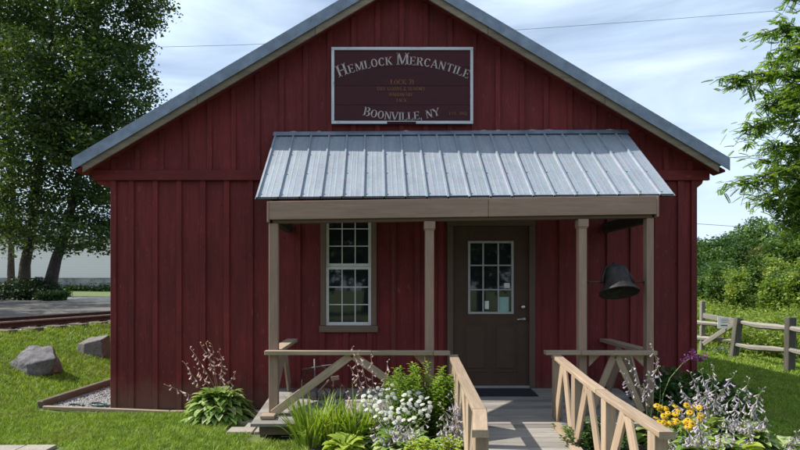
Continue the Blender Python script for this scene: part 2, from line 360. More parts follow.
def quads(name, V, F, mat, parent=None, rnd=None, smooth=False):
    """fast mesh from numpy arrays; V (n,3) world, F (m,k)"""
    me = bpy.data.meshes.new(name)
    o = origin(parent) if parent else Vector((0, 0, 0))
    V = np.asarray(V, dtype=np.float32) - np.array([o.x, o.y, o.z], dtype=np.float32)
    F = np.asarray(F, dtype=np.int32); k = F.shape[1]
    me.vertices.add(len(V)); me.vertices.foreach_set('co', V.ravel())
    me.loops.add(F.size); me.loops.foreach_set('vertex_index', F.ravel())
    me.polygons.add(len(F)); me.polygons.foreach_set('loop_start', np.arange(0, F.size, k, dtype=np.int32))
    me.polygons.foreach_set('loop_total', np.full(len(F), k, dtype=np.int32))
    if smooth: me.polygons.foreach_set('use_smooth', np.ones(len(F), dtype=bool))
    if rnd is not None:
        a = me.attributes.new('rnd', 'FLOAT', 'POINT'); a.data.foreach_set('value', np.asarray(rnd, dtype=np.float32))
    me.materials.append(mat); me.update(calc_edges=True); me.validate()
    ob = bpy.data.objects.new(name, me); COL.objects.link(ob)
    if parent: ob.parent = parent
    return ob
def tag(o, label=None, cat=None, group=None, kind=None):
    if label: o['label'] = label
    if cat: o['category'] = cat
    if group: o['group'] = group
    if kind: o['kind'] = kind
    return o
def thing(name, loc, label, cat, group=None):
    o = bpy.data.objects.new(name, None); COL.objects.link(o); o.location = loc; o.empty_display_size = 0.2
    return tag(o, label, cat, group)
def copy_tree(o, parent=None):
    c = o.copy(); COL.objects.link(c); c.parent = parent
    for ch in list(o.children): copy_tree(ch, c)
    return c

TX0, TY0, TK = -6.75, 10.8, 0.22            # near rail passes (TX0, TY0), direction (TK, 1)
def tz(x, y):
    d = x - TK * y + 9.13
    if d > 0.5:
        t = max(0.0, 1 - (d - 0.5) / 3.5); return 0.78 * t * t * (1.6 - 0.6 * t)
    if d > -2.2: return 0.78
    return 0.78 + 0.012 * (-2.2 - d)
def tzv(x, y):
    d = x - TK * y + 9.13
    t = np.clip(1 - (d - 0.5) / 3.5, 0, 1)
    z = 0.78 * t * t * (1.6 - 0.6 * t)
    return np.where(d > 0.5, z, np.where(d > -2.2, 0.78, 0.78 + 0.012 * (-2.2 - d)))
def P(px, py, Y):
    """pixel of the 800x450 photo at a known distance Y -> world point"""
    return Vector(((px - 375) / 600 * Y, Y, 1.6 - (py - 287) / 600 * Y))
def G(px, py):
    """where the sight line through a ground pixel meets the terrain"""
    Y = 3.0
    while Y < 300:
        p = P(px, py, Y)
        if p.z <= tz(p.x, p.y): return Vector((p.x, p.y, tz(p.x, p.y)))
        Y += 0.02
    return P(px, py, 300)

# ------------------------------------------------------------------ ground
def axis_vals(fine0, fine1, step, lo, hi):
    a = list(np.arange(fine0, fine1 + 1e-6, step))
    v, s = fine1, step
    while v < hi: s *= 1.35; v += s; a.append(min(v, hi))
    v, s = fine0, step
    while v > lo: s *= 1.35; v -= s; a.insert(0, max(v, lo))
    return np.array(a)
def sheet(name, xs, ys, mat, dz=0.0, zf=None):
    X, Y = np.meshgrid(xs, ys)
    Z = tzv(X, Y) + dz if zf is None else zf(X, Y)
    V = np.stack([X.ravel(), Y.ravel(), Z.ravel()], 1); nx = len(xs)
    i = np.arange((len(ys) - 1) * (nx - 1)); r = i // (nx - 1); c = i % (nx - 1); a = r * nx + c
    F = np.stack([a, a + 1, a + nx + 1, a + nx], 1)
    return tag(quads(name, V, F, mat, smooth=True), kind='structure')
sheet('ground', axis_vals(-20, 14, 0.25, -600, 600), axis_vals(2, 40, 0.25, -400, 900), M['lawn'])
def strip(name, d0, d1, y0, y1, mat, dz, nd=8, step=0.5):
    """ground sheet that follows the railway: d is the distance right of the near rail"""
    ds = np.linspace(d0, d1, nd + 1); ys = np.arange(y0, y1 + step, step)
    D, Y = np.meshgrid(ds, ys); X = D - 9.13 + TK * Y
    Z = tzv(X, Y) + dz
    V = np.stack([X.ravel(), Y.ravel(), Z.ravel()], 1); nx = len(ds)
    i = np.arange((len(ys) - 1) * (nx - 1)); r = i // (nx - 1); c = i % (nx - 1); a = r * nx + c
    return tag(quads(name, V, np.stack([a, a + 1, a + nx + 1, a + nx], 1), mat, smooth=True), kind='structure')
strip('gravel_track_bed', -2.9, 0.42, -20, 70, M['lot'], 0.02)
strip('parking_lot', -46, -2.2, 5, 28.5, M['lot'], 0.035, 60)
strip('gravel_road', -46, -2.2, 28.6, 37.6, M['gravelroad'], 0.03, 60)
# unseen road behind the camera, brought close to darken the pane reflections
X = axis_vals(-30, 30, 1.0, -200, 200)
sheet('road', X, np.linspace(-13, 1.5, 15), M['asphalt'], 0.03)

# ------------------------------------------------------------------ building
YW = 7.74; XL, XR = -3.39, 4.13; YB = YW + 10.5
AX, AZ = 0.335, 5.62; TLx, TRx, TZ = -3.76, 4.40, 3.20
SLL = (AZ - TZ) / (AX - TLx); SLR = (AZ - TZ) / (TRx - AX)
def roof_top(x): return AZ - (AX - x) * SLL if x < AX else AZ - (x - AX) * SLR
bld = thing('wooden_store', (0, YW, 0), 'dark red board and batten store with gabled metal roof', 'store')
ZB0, ZB1 = 2.97, 3.10
HOLES = [(-0.70, 0.02, 1.02, 2.66), (0.93, 2.06, 0.2, 2.50)]      # window, door openings (x0,x1,z0,z1)
def wall_cols(x0, x1):
    """vertical board column split round the openings; yields z ranges below ZB0"""
    segs = [(0.03, ZB0)]
    for hx0, hx1, hz0, hz1 in HOLES:
        if x1 > hx0 + 0.01 and x0 < hx1 - 0.01:
            ns = []
            for a, b in segs:
                if hz0 > a: ns.append((a, min(b, hz0)))
                if hz1 < b: ns.append((max(a, hz1), b))
            segs = ns
    return [q for q in segs if q[1] - q[0] > 0.02]
lw = MB()
cuts = sorted(set([XL] + [-3.39 + 0.255 + 0.3065 * i for i in range(25) if -3.39 + 0.255 + 0.3065 * i < XR - 0.1] + [XR] + [h[0] for h in HOLES] + [h[1] for h in HOLES]))
for a, b in zip(cuts[:-1], cuts[1:]):
    for z0, z1 in wall_cols(a + 0.001, b - 0.001):
        yy = YW + rng.uniform(0, 0.004)
        lw.box(a, b - 0.003, yy, YW + 0.03, z0, z1)
BAT = [-3.39 + 0.255 + 0.3065 * i for i in range(25)]
for bx in BAT:
    if bx > XR - 0.12: continue
    w = rng.uniform(0.032, 0.038)
    if bx > 1.9: bx += 0.02
    for z0, z1 in wall_cols(bx - w, bx + w):
        lw.box(bx - w, bx + w, YW - 0.024 - rng.uniform(0, 0.003), YW - 0.0005, z0 - 0.01 if z0 < 0.1 else z0, z1)
lw.build('front_wall', M['red'], bld, 0.003)
cb = MB()
cb.box(XL - 0.012, XL + 0.062, YW - 0.028, YW + 0.06, 0.0, ZB0); cb.build('corner_board', M['red'], bld, 0.003)
cb = MB(); cb.box(XR - 0.062, XR + 0.012, YW - 0.028, YW + 0.06, 0.0, ZB0); cb.build('corner_board', M['red'], bld, 0.003)
nh = MB()
for bx in BAT:
    if bx > XR - 0.12: continue
    if bx > 1.9: bx += 0.02
    for z in np.arange(0.18, 2.95, 0.41):
        if any(h[0] - .05 < bx < h[1] + .05 and h[2] - .05 < z < h[3] + .05 for h in HOLES): continue
        z += rng.uniform(-.03, .03); x = bx + rng.uniform(-.01, .01); nh.box(x - 0.005, x + 0.005, YW - 0.0295, YW - 0.024, z - 0.005, z + 0.005)
tag(nh.build('nail_heads', M['rust'], bld), kind='stuff')
# gable siding
gs = MB()
YG = YW - 0.02
cuts = [XL - 0.26] + [-3.05 + 0.3085 * i for i in range(-1, 25) if XL - 0.2 < -3.05 + 0.3085 * i < XR + 0.15] + [XR + 0.2]
for a, b in zip(cuts[:-1], cuts[1:]):
    for u, v in ([(a, b)] if not (a < AX < b) else [(a, AX), (AX, b)]):
        z0 = ZB1
        za, zb = roof_top(u) - 0.16, roof_top(v) - 0.16
        if min(za, zb) < z0:
            if za > z0 or zb > z0:
                pass
        za = max(za, z0 + 0.002); zb = max(zb, z0 + 0.002)
        gs.prism([(u, YG, z0), (v - 0.003, YG, z0), (v - 0.003, YG, zb), (u, YG, za)], (0, 0.03, 0), axis=2)
for bx in cuts[1:-1]:
    w = 0.031; zt = min(roof_top(bx - w), roof_top(bx + w)) - 0.17
    if zt > ZB1 + 0.03:
        gs.box(bx - w, bx + w, YG - 0.022, YG - 0.0005, ZB1, zt)
gs.build('gable_siding', M['red'], bld, 0.003)
bd = MB()
bd.box(XL - 0.24, -1.2, YG - 0.034, YG + 0.01, ZB0, ZB1, axis=0); bd.box(-1.197, 1.6, YG - 0.034, YG + 0.01, ZB0, ZB1, axis=0)
bd.box(1.603, XR + 0.16, YG - 0.034, YG + 0.01, ZB0, ZB1, axis=0); bd.build('band_board', M['red'], bld, 0.003)
# side and rear walls
sw = MB()
for X0 in (XL, XR - 0.03):
    y = YW + 0.062
    while y < YB:
        sw.box(X0, X0 + 0.03, y, min(y + 0.30, YB), 0.03, 3.02); 
        sw.box(X0 - 0.02 if X0 < 0 else X0 + 0.0305, X0 - 0.0005 if X0 < 0 else X0 + 0.05, y - 0.03, y + 0.03, 0.03, 3.0)
        y += 0.303
sw.prism([(XL, YB, 0.03), (XR, YB, 0.03), (XR, YB, 3.1), (AX, YB, 5.4), (XL, YB, 3.1)], (0, 0.03, 0), axis=2)
sw.build('side_and_rear_walls', M['red'], bld)
fd = MB(); fd.box(XL + 0.04, XR - 0.04, YW + 0.035, YB - 0.01, -0.2, 0.029); fd.build('foundation', M['stone'], bld)
# roof: metal sheets, edge flashing, rake boards, soffit
YF = 7.44
rf = MB()
for s in (-1, 1):
    xe = TLx if s < 0 else TRx
    poly = [(xe, YF + 0.006, TZ - 0.03), (AX, YF + 0.006, AZ - 0.03), (AX, YF + 0.006, AZ - 0.06), (xe, YF + 0.006, TZ - 0.06)]
    rf.prism(poly, (0, YB + 0.3 - YF, 0), axis=1)
    k = 0
    y = YF + 0.25
    while y < YB:
        rf.bar((xe, y, TZ - 0.02), (AX, y, AZ - 0.02), 0.03, 0.03, (0, 0, 1)); y += 0.23
rf.build('roof', M['galvdark'], bld)
for s in (-1, 1):
    xe = TLx if s < 0 else TRx
    fl = MB()
    fl.prism([(xe, YF - 0.006, TZ), (AX, YF - 0.006, AZ), (AX, YF - 0.006, AZ - 0.155), (xe, YF - 0.006, TZ - 0.155)], (0, 0.011, 0), axis=0)
    n = 9
    for i in range(n):
        t = (i + 0.5) / n; x = xe + (AX - xe) * t; z = TZ + (AZ - TZ) * t - 0.04
        fl.box(x - 0.006, x + 0.006, YF - 0.011, YF - 0.0065, z - 0.006, z + 0.006)
    fl.build('roof_edge_flashing', M['galvdark'], bld)
    xi = xe + (0.12 if s < 0 else -0.12)
    def rt(x): return TZ + (AZ - TZ) * abs(x - xe) / abs(AX - xe)
    rk = MB()
    cutsx = [xi, xi + (AX - xi) * 0.36, xi + (AX - xi) * 0.73, AX]
    for a, b in zip(cutsx[:-1], cutsx[1:]):
        b2 = b - (0.004 if s < 0 else -0.004)
        rk.prism([(a, YF + 0.02, rt(a) - 0.10), (b2, YF + 0.02, rt(b2) - 0.10), (b2, YF + 0.02, rt(b2) - 0.245), (a, YF + 0.02, rt(a) - 0.245)], (0, 0.024, 0), axis=0)
    rk.build('rake_board', M['rake'], bld, 0.003)
    sf = MB()
    for (y0, y1) in ((YF + 0.046, YF + 0.16), (YF + 0.163, YW + 0.01)):
        sf.prism([(xe + (0.03 if s < 0 else -0.03), y0, rt(xe) - 0.14), (AX, y0, AZ - 0.14), (AX, y0, AZ - 0.165), (xe + (0.03 if s < 0 else -0.03), y0, rt(xe) - 0.165)], (0, y1 - y0, 0), axis=0)
    sf.build('soffit', M['red'], bld)
    # boxed eave with a scrolled end
    ev = MB()
    xw = XL if s < 0 else XR
    q = s
    pr = [(xe - q * 0.10, 3.06), (xe - q * 0.13, 3.045), (xe - q * 0.165, 3.0), (xe - q * 0.185, 2.93)]
    poly = [(x, YW - 0.03, z) for x, z in pr] + [(xw, YW - 0.03, 2.86 if s > 0 else 2.90), (xw, YW - 0.03, rt(xw) - 0.2), (xe - q * 0.10, YW - 0.03, rt(xe - q * 0.10) - 0.16)]
    if s < 0: poly = poly[::-1]
    ev.prism([(a, YW - 0.03 + 0.02, c) for a, b, c in poly], (0, YB - YW, 0), axis=1)
    ev.build('eave_box', M['red'], bld)

# window (three panes wide, two sashes)
WX0, WX1, WZ0, WZ1 = -0.70, 0.02, 1.02, 2.66
cas = MB()
cas.box(WX0 + 0.0, WX0 + 0.065, YW - 0.042, YW + 0.05, WZ0 + 0.085, WZ1 - 0.05); cas.box(WX1 - 0.065, WX1, YW - 0.042, YW + 0.05, WZ0 + 0.085, WZ1 - 0.05)
cas.box(WX0, WX1, YW - 0.042, YW + 0.05, WZ1 - 0.047, WZ1 + 0.06, axis=0); cas.box(WX0 - 0.015, WX1 + 0.015, YW - 0.055, YW + 0.05, WZ0, WZ0 + 0.082, axis=0)
win = cas.build('window', M['casing'], bld, 0.003)
ix0, ix1, iz0, iz1 = WX0 + 0.068, WX1 - 0.068, WZ0 + 0.085, WZ1 - 0.05
sa = MB(); y0, y1 = YW - 0.016, YW + 0.03; zm = 1.86
for (a, b, dy) in ((iz0, zm, 0.0), (zm + 0.002, iz1, 0.016)):
    ya, yb = y0 + dy, y1 + dy * 0.5
    sa.box(ix0, ix0 + 0.038, ya, yb, a, b); sa.box(ix1 - 0.038, ix1, ya, yb, a, b)
    sa.box(ix0 + 0.0385, ix1 - 0.0385, ya, yb, a, a + 0.042); sa.box(ix0 + 0.0385, ix1 - 0.0385, ya, yb, b - 0.034, b)
    gx0, gx1, gz0, gz1 = ix0 + 0.0385, ix1 - 0.0385, a + 0.0425, b - 0.0345
    for i in (1, 2):
        x = gx0 + (gx1 - gx0) * i / 3; sa.box(x - 0.0065, x + 0.0065, ya + 0.01, ya + 0.02, gz0, gz1)
        z = gz0 + (gz1 - gz0) * i / 3; sa.box(gx0, gx1, ya + 0.0115, ya + 0.0185, z - 0.0065, z + 0.0065)
sa.build('sash', M['white'], win, 0.0015)
gl = MB(); gl.box(ix0 + 0.02, ix1 - 0.02, YW + 0.018, YW + 0.024, iz0 + 0.02, zm - 0.01); gl.box(ix0 + 0.02, ix1 - 0.02, YW + 0.0265, YW + 0.032, zm + 0.01, iz1 - 0.01)
gl.build('pane', M['glass'], win)

# door
bb = MB(); bb.box(0.9, 2.1, YW + 0.06, YW + 0.09, 0.1, 2.6); bb.box(-0.75, 0.07, YW + 0.06, YW + 0.09, 0.95, 2.7); bb.build('light_gap_backing', M['dark'], bld)  # added dark boards blocking the sunlit interior behind door and window gaps
DX0, DX1, DZ0, DZ1 = 1.006, 1.984, 0.335, 2.386
dc = MB()
dc.box(0.93, 1.005, YW - 0.036, YW + 0.05, 0.30, 2.385); dc.box(1.985, 2.06, YW - 0.036, YW + 0.05, 0.30, 2.385)
dc.box(0.93, 2.06, YW - 0.036, YW + 0.05, 2.388, 2.50, axis=0)
dc.build('door_casing', M['doorcasing'], bld, 0.003)
ds = MB()
lx0, lx1, lz0, lz1 = P(468, 0, YW).x, P(513.5, 0, YW).x, P(0, 314, YW).z, P(0, 241, YW).z
ds.box(DX0, lx0 + 0.01, YW + 0.004, YW + 0.045, DZ0, DZ1); ds.box(lx1 - 0.01, DX1, YW + 0.004, YW + 0.045, DZ0, DZ1)
ds.box(lx0 + 0.0101, lx1 - 0.0101, YW + 0.004, YW + 0.045, lz1 - 0.01, DZ1); ds.box(lx0 + 0.0101, lx1 - 0.0101, YW + 0.004, YW + 0.045, DZ0, lz0 + 0.01)
for (a, b) in ((1.13, 1.46), (1.52, 1.85)):
    for (c, d) in ((0.5, 1.13),):
        ds.box(a, b, YW - 0.002, YW + 0.0035, c, c + 0.02); ds.box(a, b, YW - 0.002, YW + 0.0035, d - 0.02, d)
        ds.box(a, a + 0.02, YW - 0.002, YW + 0.0035, c + 0.0202, d - 0.0202); ds.box(b - 0.02, b, YW - 0.002, YW + 0.0035, c + 0.0202, d - 0.0202)
        ds.box(a + 0.05, b - 0.05, YW - 0.004, YW + 0.0035, c + 0.05, d - 0.05)
door = ds.build('door', M['door'], bld, 0.003)
df = MB()
df.box(lx0, lx0 + 0.028, YW - 0.012, YW + 0.02, lz0, lz1); df.box(lx1 - 0.028, lx1, YW - 0.012, YW + 0.02, lz0, lz1)
df.box(lx0 + 0.0282, lx1 - 0.0282, YW - 0.012, YW + 0.02, lz0, lz0 + 0.03); df.box(lx0 + 0.0282, lx1 - 0.0282, YW - 0.012, YW + 0.02, lz1 - 0.028, lz1)
for i in (1, 2):
    x = lx0 + (lx1 - lx0) * i / 3; df.box(x - 0.009, x + 0.009, YW - 0.006, YW + 0.012, lz0 + 0.03, lz1 - 0.028)
    z = lz0 + (lz1 - lz0) * i / 3; df.box(lx0 + 0.028, lx1 - 0.028, YW - 0.0055, YW + 0.0115, z - 0.009, z + 0.009)
df.build('door_light_frame', M['offwhite'], door, 0.002)
g2 = MB(); g2.box(lx0 + 0.01, lx1 - 0.01, YW + 0.014, YW + 0.022, lz0 + 0.01, lz1 - 0.01); g2.build('pane', M['glass'], door)
hd = MB(); c = P(523.5, 319, YW)
hd.tube([(c.x, YW + 0.01, c.z), (c.x, YW - 0.018, c.z)], 0.028, 14); hd.tube([(c.x, YW - 0.01, c.z), (c.x, YW - 0.055, c.z)], 0.010, 8)
hd.tube([(c.x + 0.012, YW - 0.055, c.z), (c.x - 0.03, YW - 0.058, c.z + 0.004), (c.x - 0.095, YW - 0.052, c.z - 0.004)], [0.012, 0.012, 0.008], 8)
hd.build('handle', M['chrome'], door, smooth=True)
db = MB(); c = P(523, 307, YW); db.tube([(c.x, YW + 0.01, c.z), (c.x, YW - 0.016, c.z), (c.x, YW - 0.024, c.z)], [0.027, 0.027, 0.018], 14); db.build('deadbolt', M['chrome'], door, smooth=True)
th = MB(); th.box(1.008, 1.982, YW - 0.05, YW + 0.05, 0.30, 0.333); th.build('threshold', M['threshold'], door, 0.003)
pp = MB(); a = P(499, 297, YW); b = P(509, 313, YW); pp.box(a.x, b.x, YW + 0.0125, YW + 0.0138, b.z, a.z)
o = pp.build('pale_green_notice', M['mint'], door)
pp = MB(); a = P(504.5, 283, YW); b = P(510, 288, YW); pp.box(a.x, b.x, YW + 0.0122, YW + 0.0136, b.z, a.z); pp.build('notice', M['paper'], door)
pp = MB(); a = P(485, 301, YW); b = P(489, 309, YW); pp.box(a.x, b.x, YW + 0.0123, YW + 0.0137, b.z, a.z); pp.build('sticker', M['paper'], door)

# ------------------------------------------------------------------ porch
DK = lambda y: 0.20 + (y - 6.2) * (0.10 / 1.5)      # deck height
porch = thing('porch', (0.95, 6.95, 0), 'tan timber porch with ribbed galvanised metal roof on four posts', 'porch')
PXL, PXR = -1.29, 3.23
WZL, WZR, EZL, EZR = 3.545, 3.575, 2.545, 2.578
YT, YE = 7.70, 6.45
def proof(u, v, up=0.0):
    """u 0..1 left to right, v 0 at wall .. 1 at eave"""
    x = PXL + (PXR - PXL) * u; y = YT + (YE - YT) * v
    z = (WZL + (WZR - WZL) * u) * (1 - v) + (EZL + (EZR - EZL) * u) * v
    sag = 0.006 * math.sin(u * 9) * v
    return Vector((x, y - up * 0.62, z + up * 0.78 + sag))
rm = MB()
W = PXR - PXL
prof = []
x = 0.0
ribp = 0.2286
nr = int(W / ribp) + 1
us = []
x0r = 0.02
for i in range(nr + 1):
    c0 = x0r + i * ribp
    for dx, h in ((-0.012, 0), (-0.008, 0.021), (0.006, 0.021), (0.010, 0), (0.08, 0), (0.09, 0.0016), (0.10, 0), (0.135, 0), (0.145, 0.0016), (0.155, 0)):
        if 0 <= c0 + dx <= W: us.append(((c0 + dx) / W, h))
if us[0][0] > 0: us.insert(0, (0.0, 0.0))
us.append((1.0, 0.0))
nv = 7
vs = []; gsx = []
for j in range(nv):
    v = j / (nv - 1)
    for u, h in us:
        vs.append(proof(u, v, h)); gsx.append((u * W, v * 1.6, 0))
nu = len(us)
fs = [(j * nu + i, j * nu + i + 1, (j + 1) * nu + i + 1, (j + 1) * nu + i) for j in range(nv - 1) for i in range(nu - 1)]
rm.add(vs, fs, gsx)
prf = rm.build('porch_roof', M['galv'], porch)
so = prf.modifiers.new('thick', 'SOLIDIFY'); so.thickness = 0.004; so.offset = -1
re_ = MB()
re_.bar(proof(0.004, 0.992, 0.004), proof(0.996, 0.992, 0.004), 0.012, 0.022, (0, -0.62, 0.78))
re_.build('closure_strip', M['ribend'], prf)
scw = MB()
for i in range(nr + 1):
    c0 = x0r + i * ribp + 0.04
    if c0 > W - 0.02: continue
    for v in (0.06, 0.36, 0.66, 0.95):
        p = proof(c0 / W, v + rng.uniform(-.006, .006), 0.003); scw.box(p.x - 0.005, p.x + 0.005, p.y - 0.005, p.y + 0.005, p.z - 0.004, p.z + 0.006)
tag(scw.build('roof_screws', M['rust'], porch), kind='stuff')
fl = MB(); a = proof(0, 0.0); b = proof(1, 0.0)
fl.bar((a.x - 0.01, YW - 0.052, a.z + 0.025), (b.x + 0.01, YW - 0.052, b.z + 0.025), 0.012, 0.028); fl.bar((a.x - 0.01, YT - 0.035, a.z + 0.012), (b.x + 0.01, YT - 0.035, b.z + 0.012), 0.07, 0.01, (0, -0.78, 0.62))
fl.build('wall_flashing', M['galvdark'], porch)
for x in (-1.1, -0.75, 0.35, 1.35, 1.55, 1.95, 2.15, 2.95):
    u = (x - PXL) / W; L = rng.uniform(0.06, 0.22); z = a.z + (b.z - a.z) * u + 0.042
    fo = MB(); fo.tube([(x, YW - 0.052, z), (x + L * .5, YW - 0.056, z + 0.004), (x + L, YW - 0.052, z)], [0.002, 0.005, 0.002], 6)
    fo.build('sealant_foam', M['foam'], porch, smooth=True)
# rafters, purlins and an added dark sheet that cuts light bounced off the metal
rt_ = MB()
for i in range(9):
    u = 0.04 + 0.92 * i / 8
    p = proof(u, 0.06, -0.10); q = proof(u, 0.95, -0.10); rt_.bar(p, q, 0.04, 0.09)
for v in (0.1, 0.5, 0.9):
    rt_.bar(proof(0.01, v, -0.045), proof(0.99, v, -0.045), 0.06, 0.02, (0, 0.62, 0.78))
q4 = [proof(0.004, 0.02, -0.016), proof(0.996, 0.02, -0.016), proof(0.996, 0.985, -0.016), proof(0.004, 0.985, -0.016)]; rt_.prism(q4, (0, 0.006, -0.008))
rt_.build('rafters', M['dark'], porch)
BY = 6.50
bm = MB()
def bz(px, py, Y): return P(px, py, Y)
l0 = P(269, 201.3, 6.42); l1 = P(269, 219.5, 6.42); r0 = P(657, 195.6, 6.42); r1 = P(657, 214, 6.42)
mid = 0.44
def lerp(a, b, t): return a + (b - a) * t
for (u0, u1) in ((0, 0.565), (0.566, 1)):
    A0, A1, B0, B1 = lerp(l0, r0, u0), lerp(l0, r0, u1), lerp(l1, r1, u0), lerp(l1, r1, u1)
    bm.prism([A0, A1, B1, B0], (0, 0.035, 0), axis=0)
for pt, dx in ((l0, -0.02), (r0, 0.02)):
    bm.box(min(pt.x, pt.x + dx) - 0.001, max(pt.x, pt.x + dx) + 0.001, 6.415, 6.56, pt.z - 0.225, pt.z - 0.002)
bm.build('front_beam', M['beam'], porch, 0.003)
hb = MB(); hb.prism([l1 + Vector((0.03, 0.04, 0.05)), r1 + Vector((-0.03, 0.04, 0.05)), r1 + Vector((-0.03, 0.04, -0.035)), l1 + Vector((0.03, 0.04, -0.035))], (0, 0.09, 0), axis=0)
hb.build('header', M['doorcasing'], porch, 0.003)
sb = MB()
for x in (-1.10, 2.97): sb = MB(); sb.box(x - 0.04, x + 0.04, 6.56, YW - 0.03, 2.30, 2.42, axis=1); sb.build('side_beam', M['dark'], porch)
def pxx(px, Y): return (px - 375) / 600 * Y
PY0, PY1 = 6.46, 6.555
posts = [(268.7, 279.2, False), (424.7, 434, True), (576.2, 587, True), (643, 654, False)]
for a, b, capital in posts:
    xa, xb = pxx(a, PY1 if a > 375 else PY0), pxx(b, PY0 if b > 375 else PY1); zt = lerp(l1, r1, (a - 269) / 388).z - 0.036
    pm = MB(); pm.box(xa, xb, PY0, PY1, DK(6.5) + 0.001, zt)
    po = pm.build('post', M['beam'], porch, 0.004)
    if capital:
        k = MB(); k.box(xa - 0.013, xb + 0.013, PY0 - 0.016, PY1 + 0.008, zt - 0.085, zt - 0.001); k.box(xa - 0.006, xb + 0.006, PY0 - 0.008, PY1 + 0.004, zt - 0.10, zt - 0.0855)
        k.build('capital', M['beam'], po, 0.003)
k = MB(); k.box(pxx(262, 6.4), pxx(276, 6.4), 6.28, 6.44, 0.215, 0.25); k.build('post_foot_block', M['wood'], porch, 0.004)
# deck
dk = MB()
y = 6.16
while y < YW - 0.03:
    y1 = min(y + 0.138, YW - 0.03)
    cutsd = [-1.28, rng.uniform(0.2, 1.2), 3.12]
    for a, b in zip(cutsd[:-1], cutsd[1:]):
        dk.prism([(a, y, DK(y) - 0.035), (b - 0.004, y, DK(y) - 0.035), (b - 0.004, y, DK(y)), (a, y, DK(y))], (0, y1 - y - 0.006, (DK(y1) - DK(y))), axis=0)
    y += 0.142
dk.build('deck', M['deck'], porch, 0.003)
jo = MB()
for x in np.arange(-1.2, 3.1, 0.53): jo.box(x, x + 0.045, 6.26, YW - 0.05, 0.03, 0.155, axis=1)
jo.box(-1.2, 3.05, 6.215, 6.255, 0.07, 0.16, axis=0)
jo.build('deck_joists', M['tie'], porch)
# front rails with inverted V braces
RZ = P(0, 350.5, 6.40).z
def gusset(mb, x, z, s, L, yc, ax='x'):
    mb.bar((x, yc, z - L), (x + s * L, yc, z), 0.028, 0.06, (0, 1, 0))
def frail(xa, xb, joint, name='front_rail'):
    m = MB()
    xs = [xa] + joint + [xb]
    for i, (a, b) in enumerate(zip(xs[:-1], xs[1:])):
        m.box(a, b - 0.003, 6.355, 6.457, RZ - 0.045 - 0.002 * i, RZ - 0.002 * i, axis=0)
    return m.build(name, M['wood'], porch, 0.004)
frail(pxx(265, 6.4), pxx(450, 6.4), [pxx(372, 6.4), pxx(433, 6.4)])
frail(pxx(545, 6.4), pxx(656, 6.4), [pxx(580, 6.4)])
def vbrace(x0, x1, xp, zt, zb, y0, th=0.024, w=0.088, nm='brace'):
    for xa in (x0, x1):
        m = MB(); m.bar((xa, y0, zb), (xp + (0.018 if xa > xp else -0.018), y0, zt), w, th, (0, 1, 0)); m.build(nm, M['wood'], porch, 0.003)
vbrace(pxx(273, 6.45), pxx(436, 6.45), pxx(352, 6.45), RZ - 0.06, 0.24, 6.43, w=0.085)
vbrace(pxx(590, 6.45), pxx(641, 6.45), pxx(614.5, 6.45), RZ - 0.06, 0.26, 6.43, w=0.07)
for x, s in ((pxx(424, 6.5), -1), (pxx(588, 6.5), 1), (pxx(642, 6.5), -1)):
    m = MB(); m.prism([(x, 6.465, RZ - 0.047), (x + s * 0.13, 6.465, RZ - 0.047), (x, 6.465, RZ - 0.18)], (0, 0.03, 0), axis=0); m.build('gusset', M['wood'], porch, 0.002)
# side rails
for xs in (-1.09, 2.955):
    m = MB(); m.bar((xs, 6.575, RZ - 0.02), (xs + (0.03 if xs < 0 else 0.0), YW - 0.03, RZ - 0.005), 0.14, 0.04); m.build('side_rail', M['wood'], porch, 0.004)
    ym = 7.1
    if xs < 0:
        m = MB(); m.prism([(xs - 0.012, 6.58, RZ - 0.045), (xs - 0.012, 7.42, RZ - 0.045), (xs - 0.012, 6.58, 0.36)], (0.024, 0, 0)); m.build('side_panel', M['wood'], porch, 0.002)
    for ya in ((6.60, YW - 0.06) if xs > 0 else (YW - 0.06,)):
        m = MB(); m.bar((xs, ya + (0.05 if ya < ym else -0.05), DK(ya) + 0.02), (xs, ym + (0.11 if ya > ym else -0.03), RZ - 0.06), 0.20, 0.024, (1, 0, 0)); m.build('brace', M['wood'], porch, 0.003)

# ------------------------------------------------------------------ ramp
def rampz(y): return DK(6.2) - 0.012 + (y - 6.15) * 0.095 if y > 4.7 else DK(6.2) - 0.012 - 1.45 * 0.095 + (y - 4.7) * 0.012
ramp_t = thing('access_ramp', (1.35, 4.6, 0), 'grey plank ramp with tan zigzag railings leading up to the door', 'ramp')
dk = MB(); y = 3.0
while y < 6.15:
    y1 = y + 0.134
    a, b = 0.58 + 0.07 * (y - 3.6) , 1.93 + 0.03 * (y - 4.5)
    dk.prism([(a, y, rampz(y) - 0.035), (b, y, rampz(y) - 0.035), (b, y, rampz(y)), (a, y, rampz(y))], (0, 0.134, rampz(y1) - rampz(y)), axis=0)
    y += 0.139
dk.build('ramp_deck', M['deck'], ramp_t, 0.003)
LR = [(0.836, 6.42, 0.877), (0.79, 5.3, 0.795), (0.738, 4.2, 0.735), (0.633, 3.6, 0.738)]
RR = [(1.93, 6.42, 0.885), (1.885, 5.4, 0.785), (1.865, 4.75, 0.735), (1.755, 3.6, 0.727)]
def rail_at(RL, y):
    for (a, b) in zip(RL[:-1], RL[1:]):
        if b[1] <= y <= a[1]:
            t = (y - a[1]) / (b[1] - a[1]); return Vector(a).lerp(Vector(b), t)
    return Vector(RL[-1] if y < RL[-1][1] else RL[0])
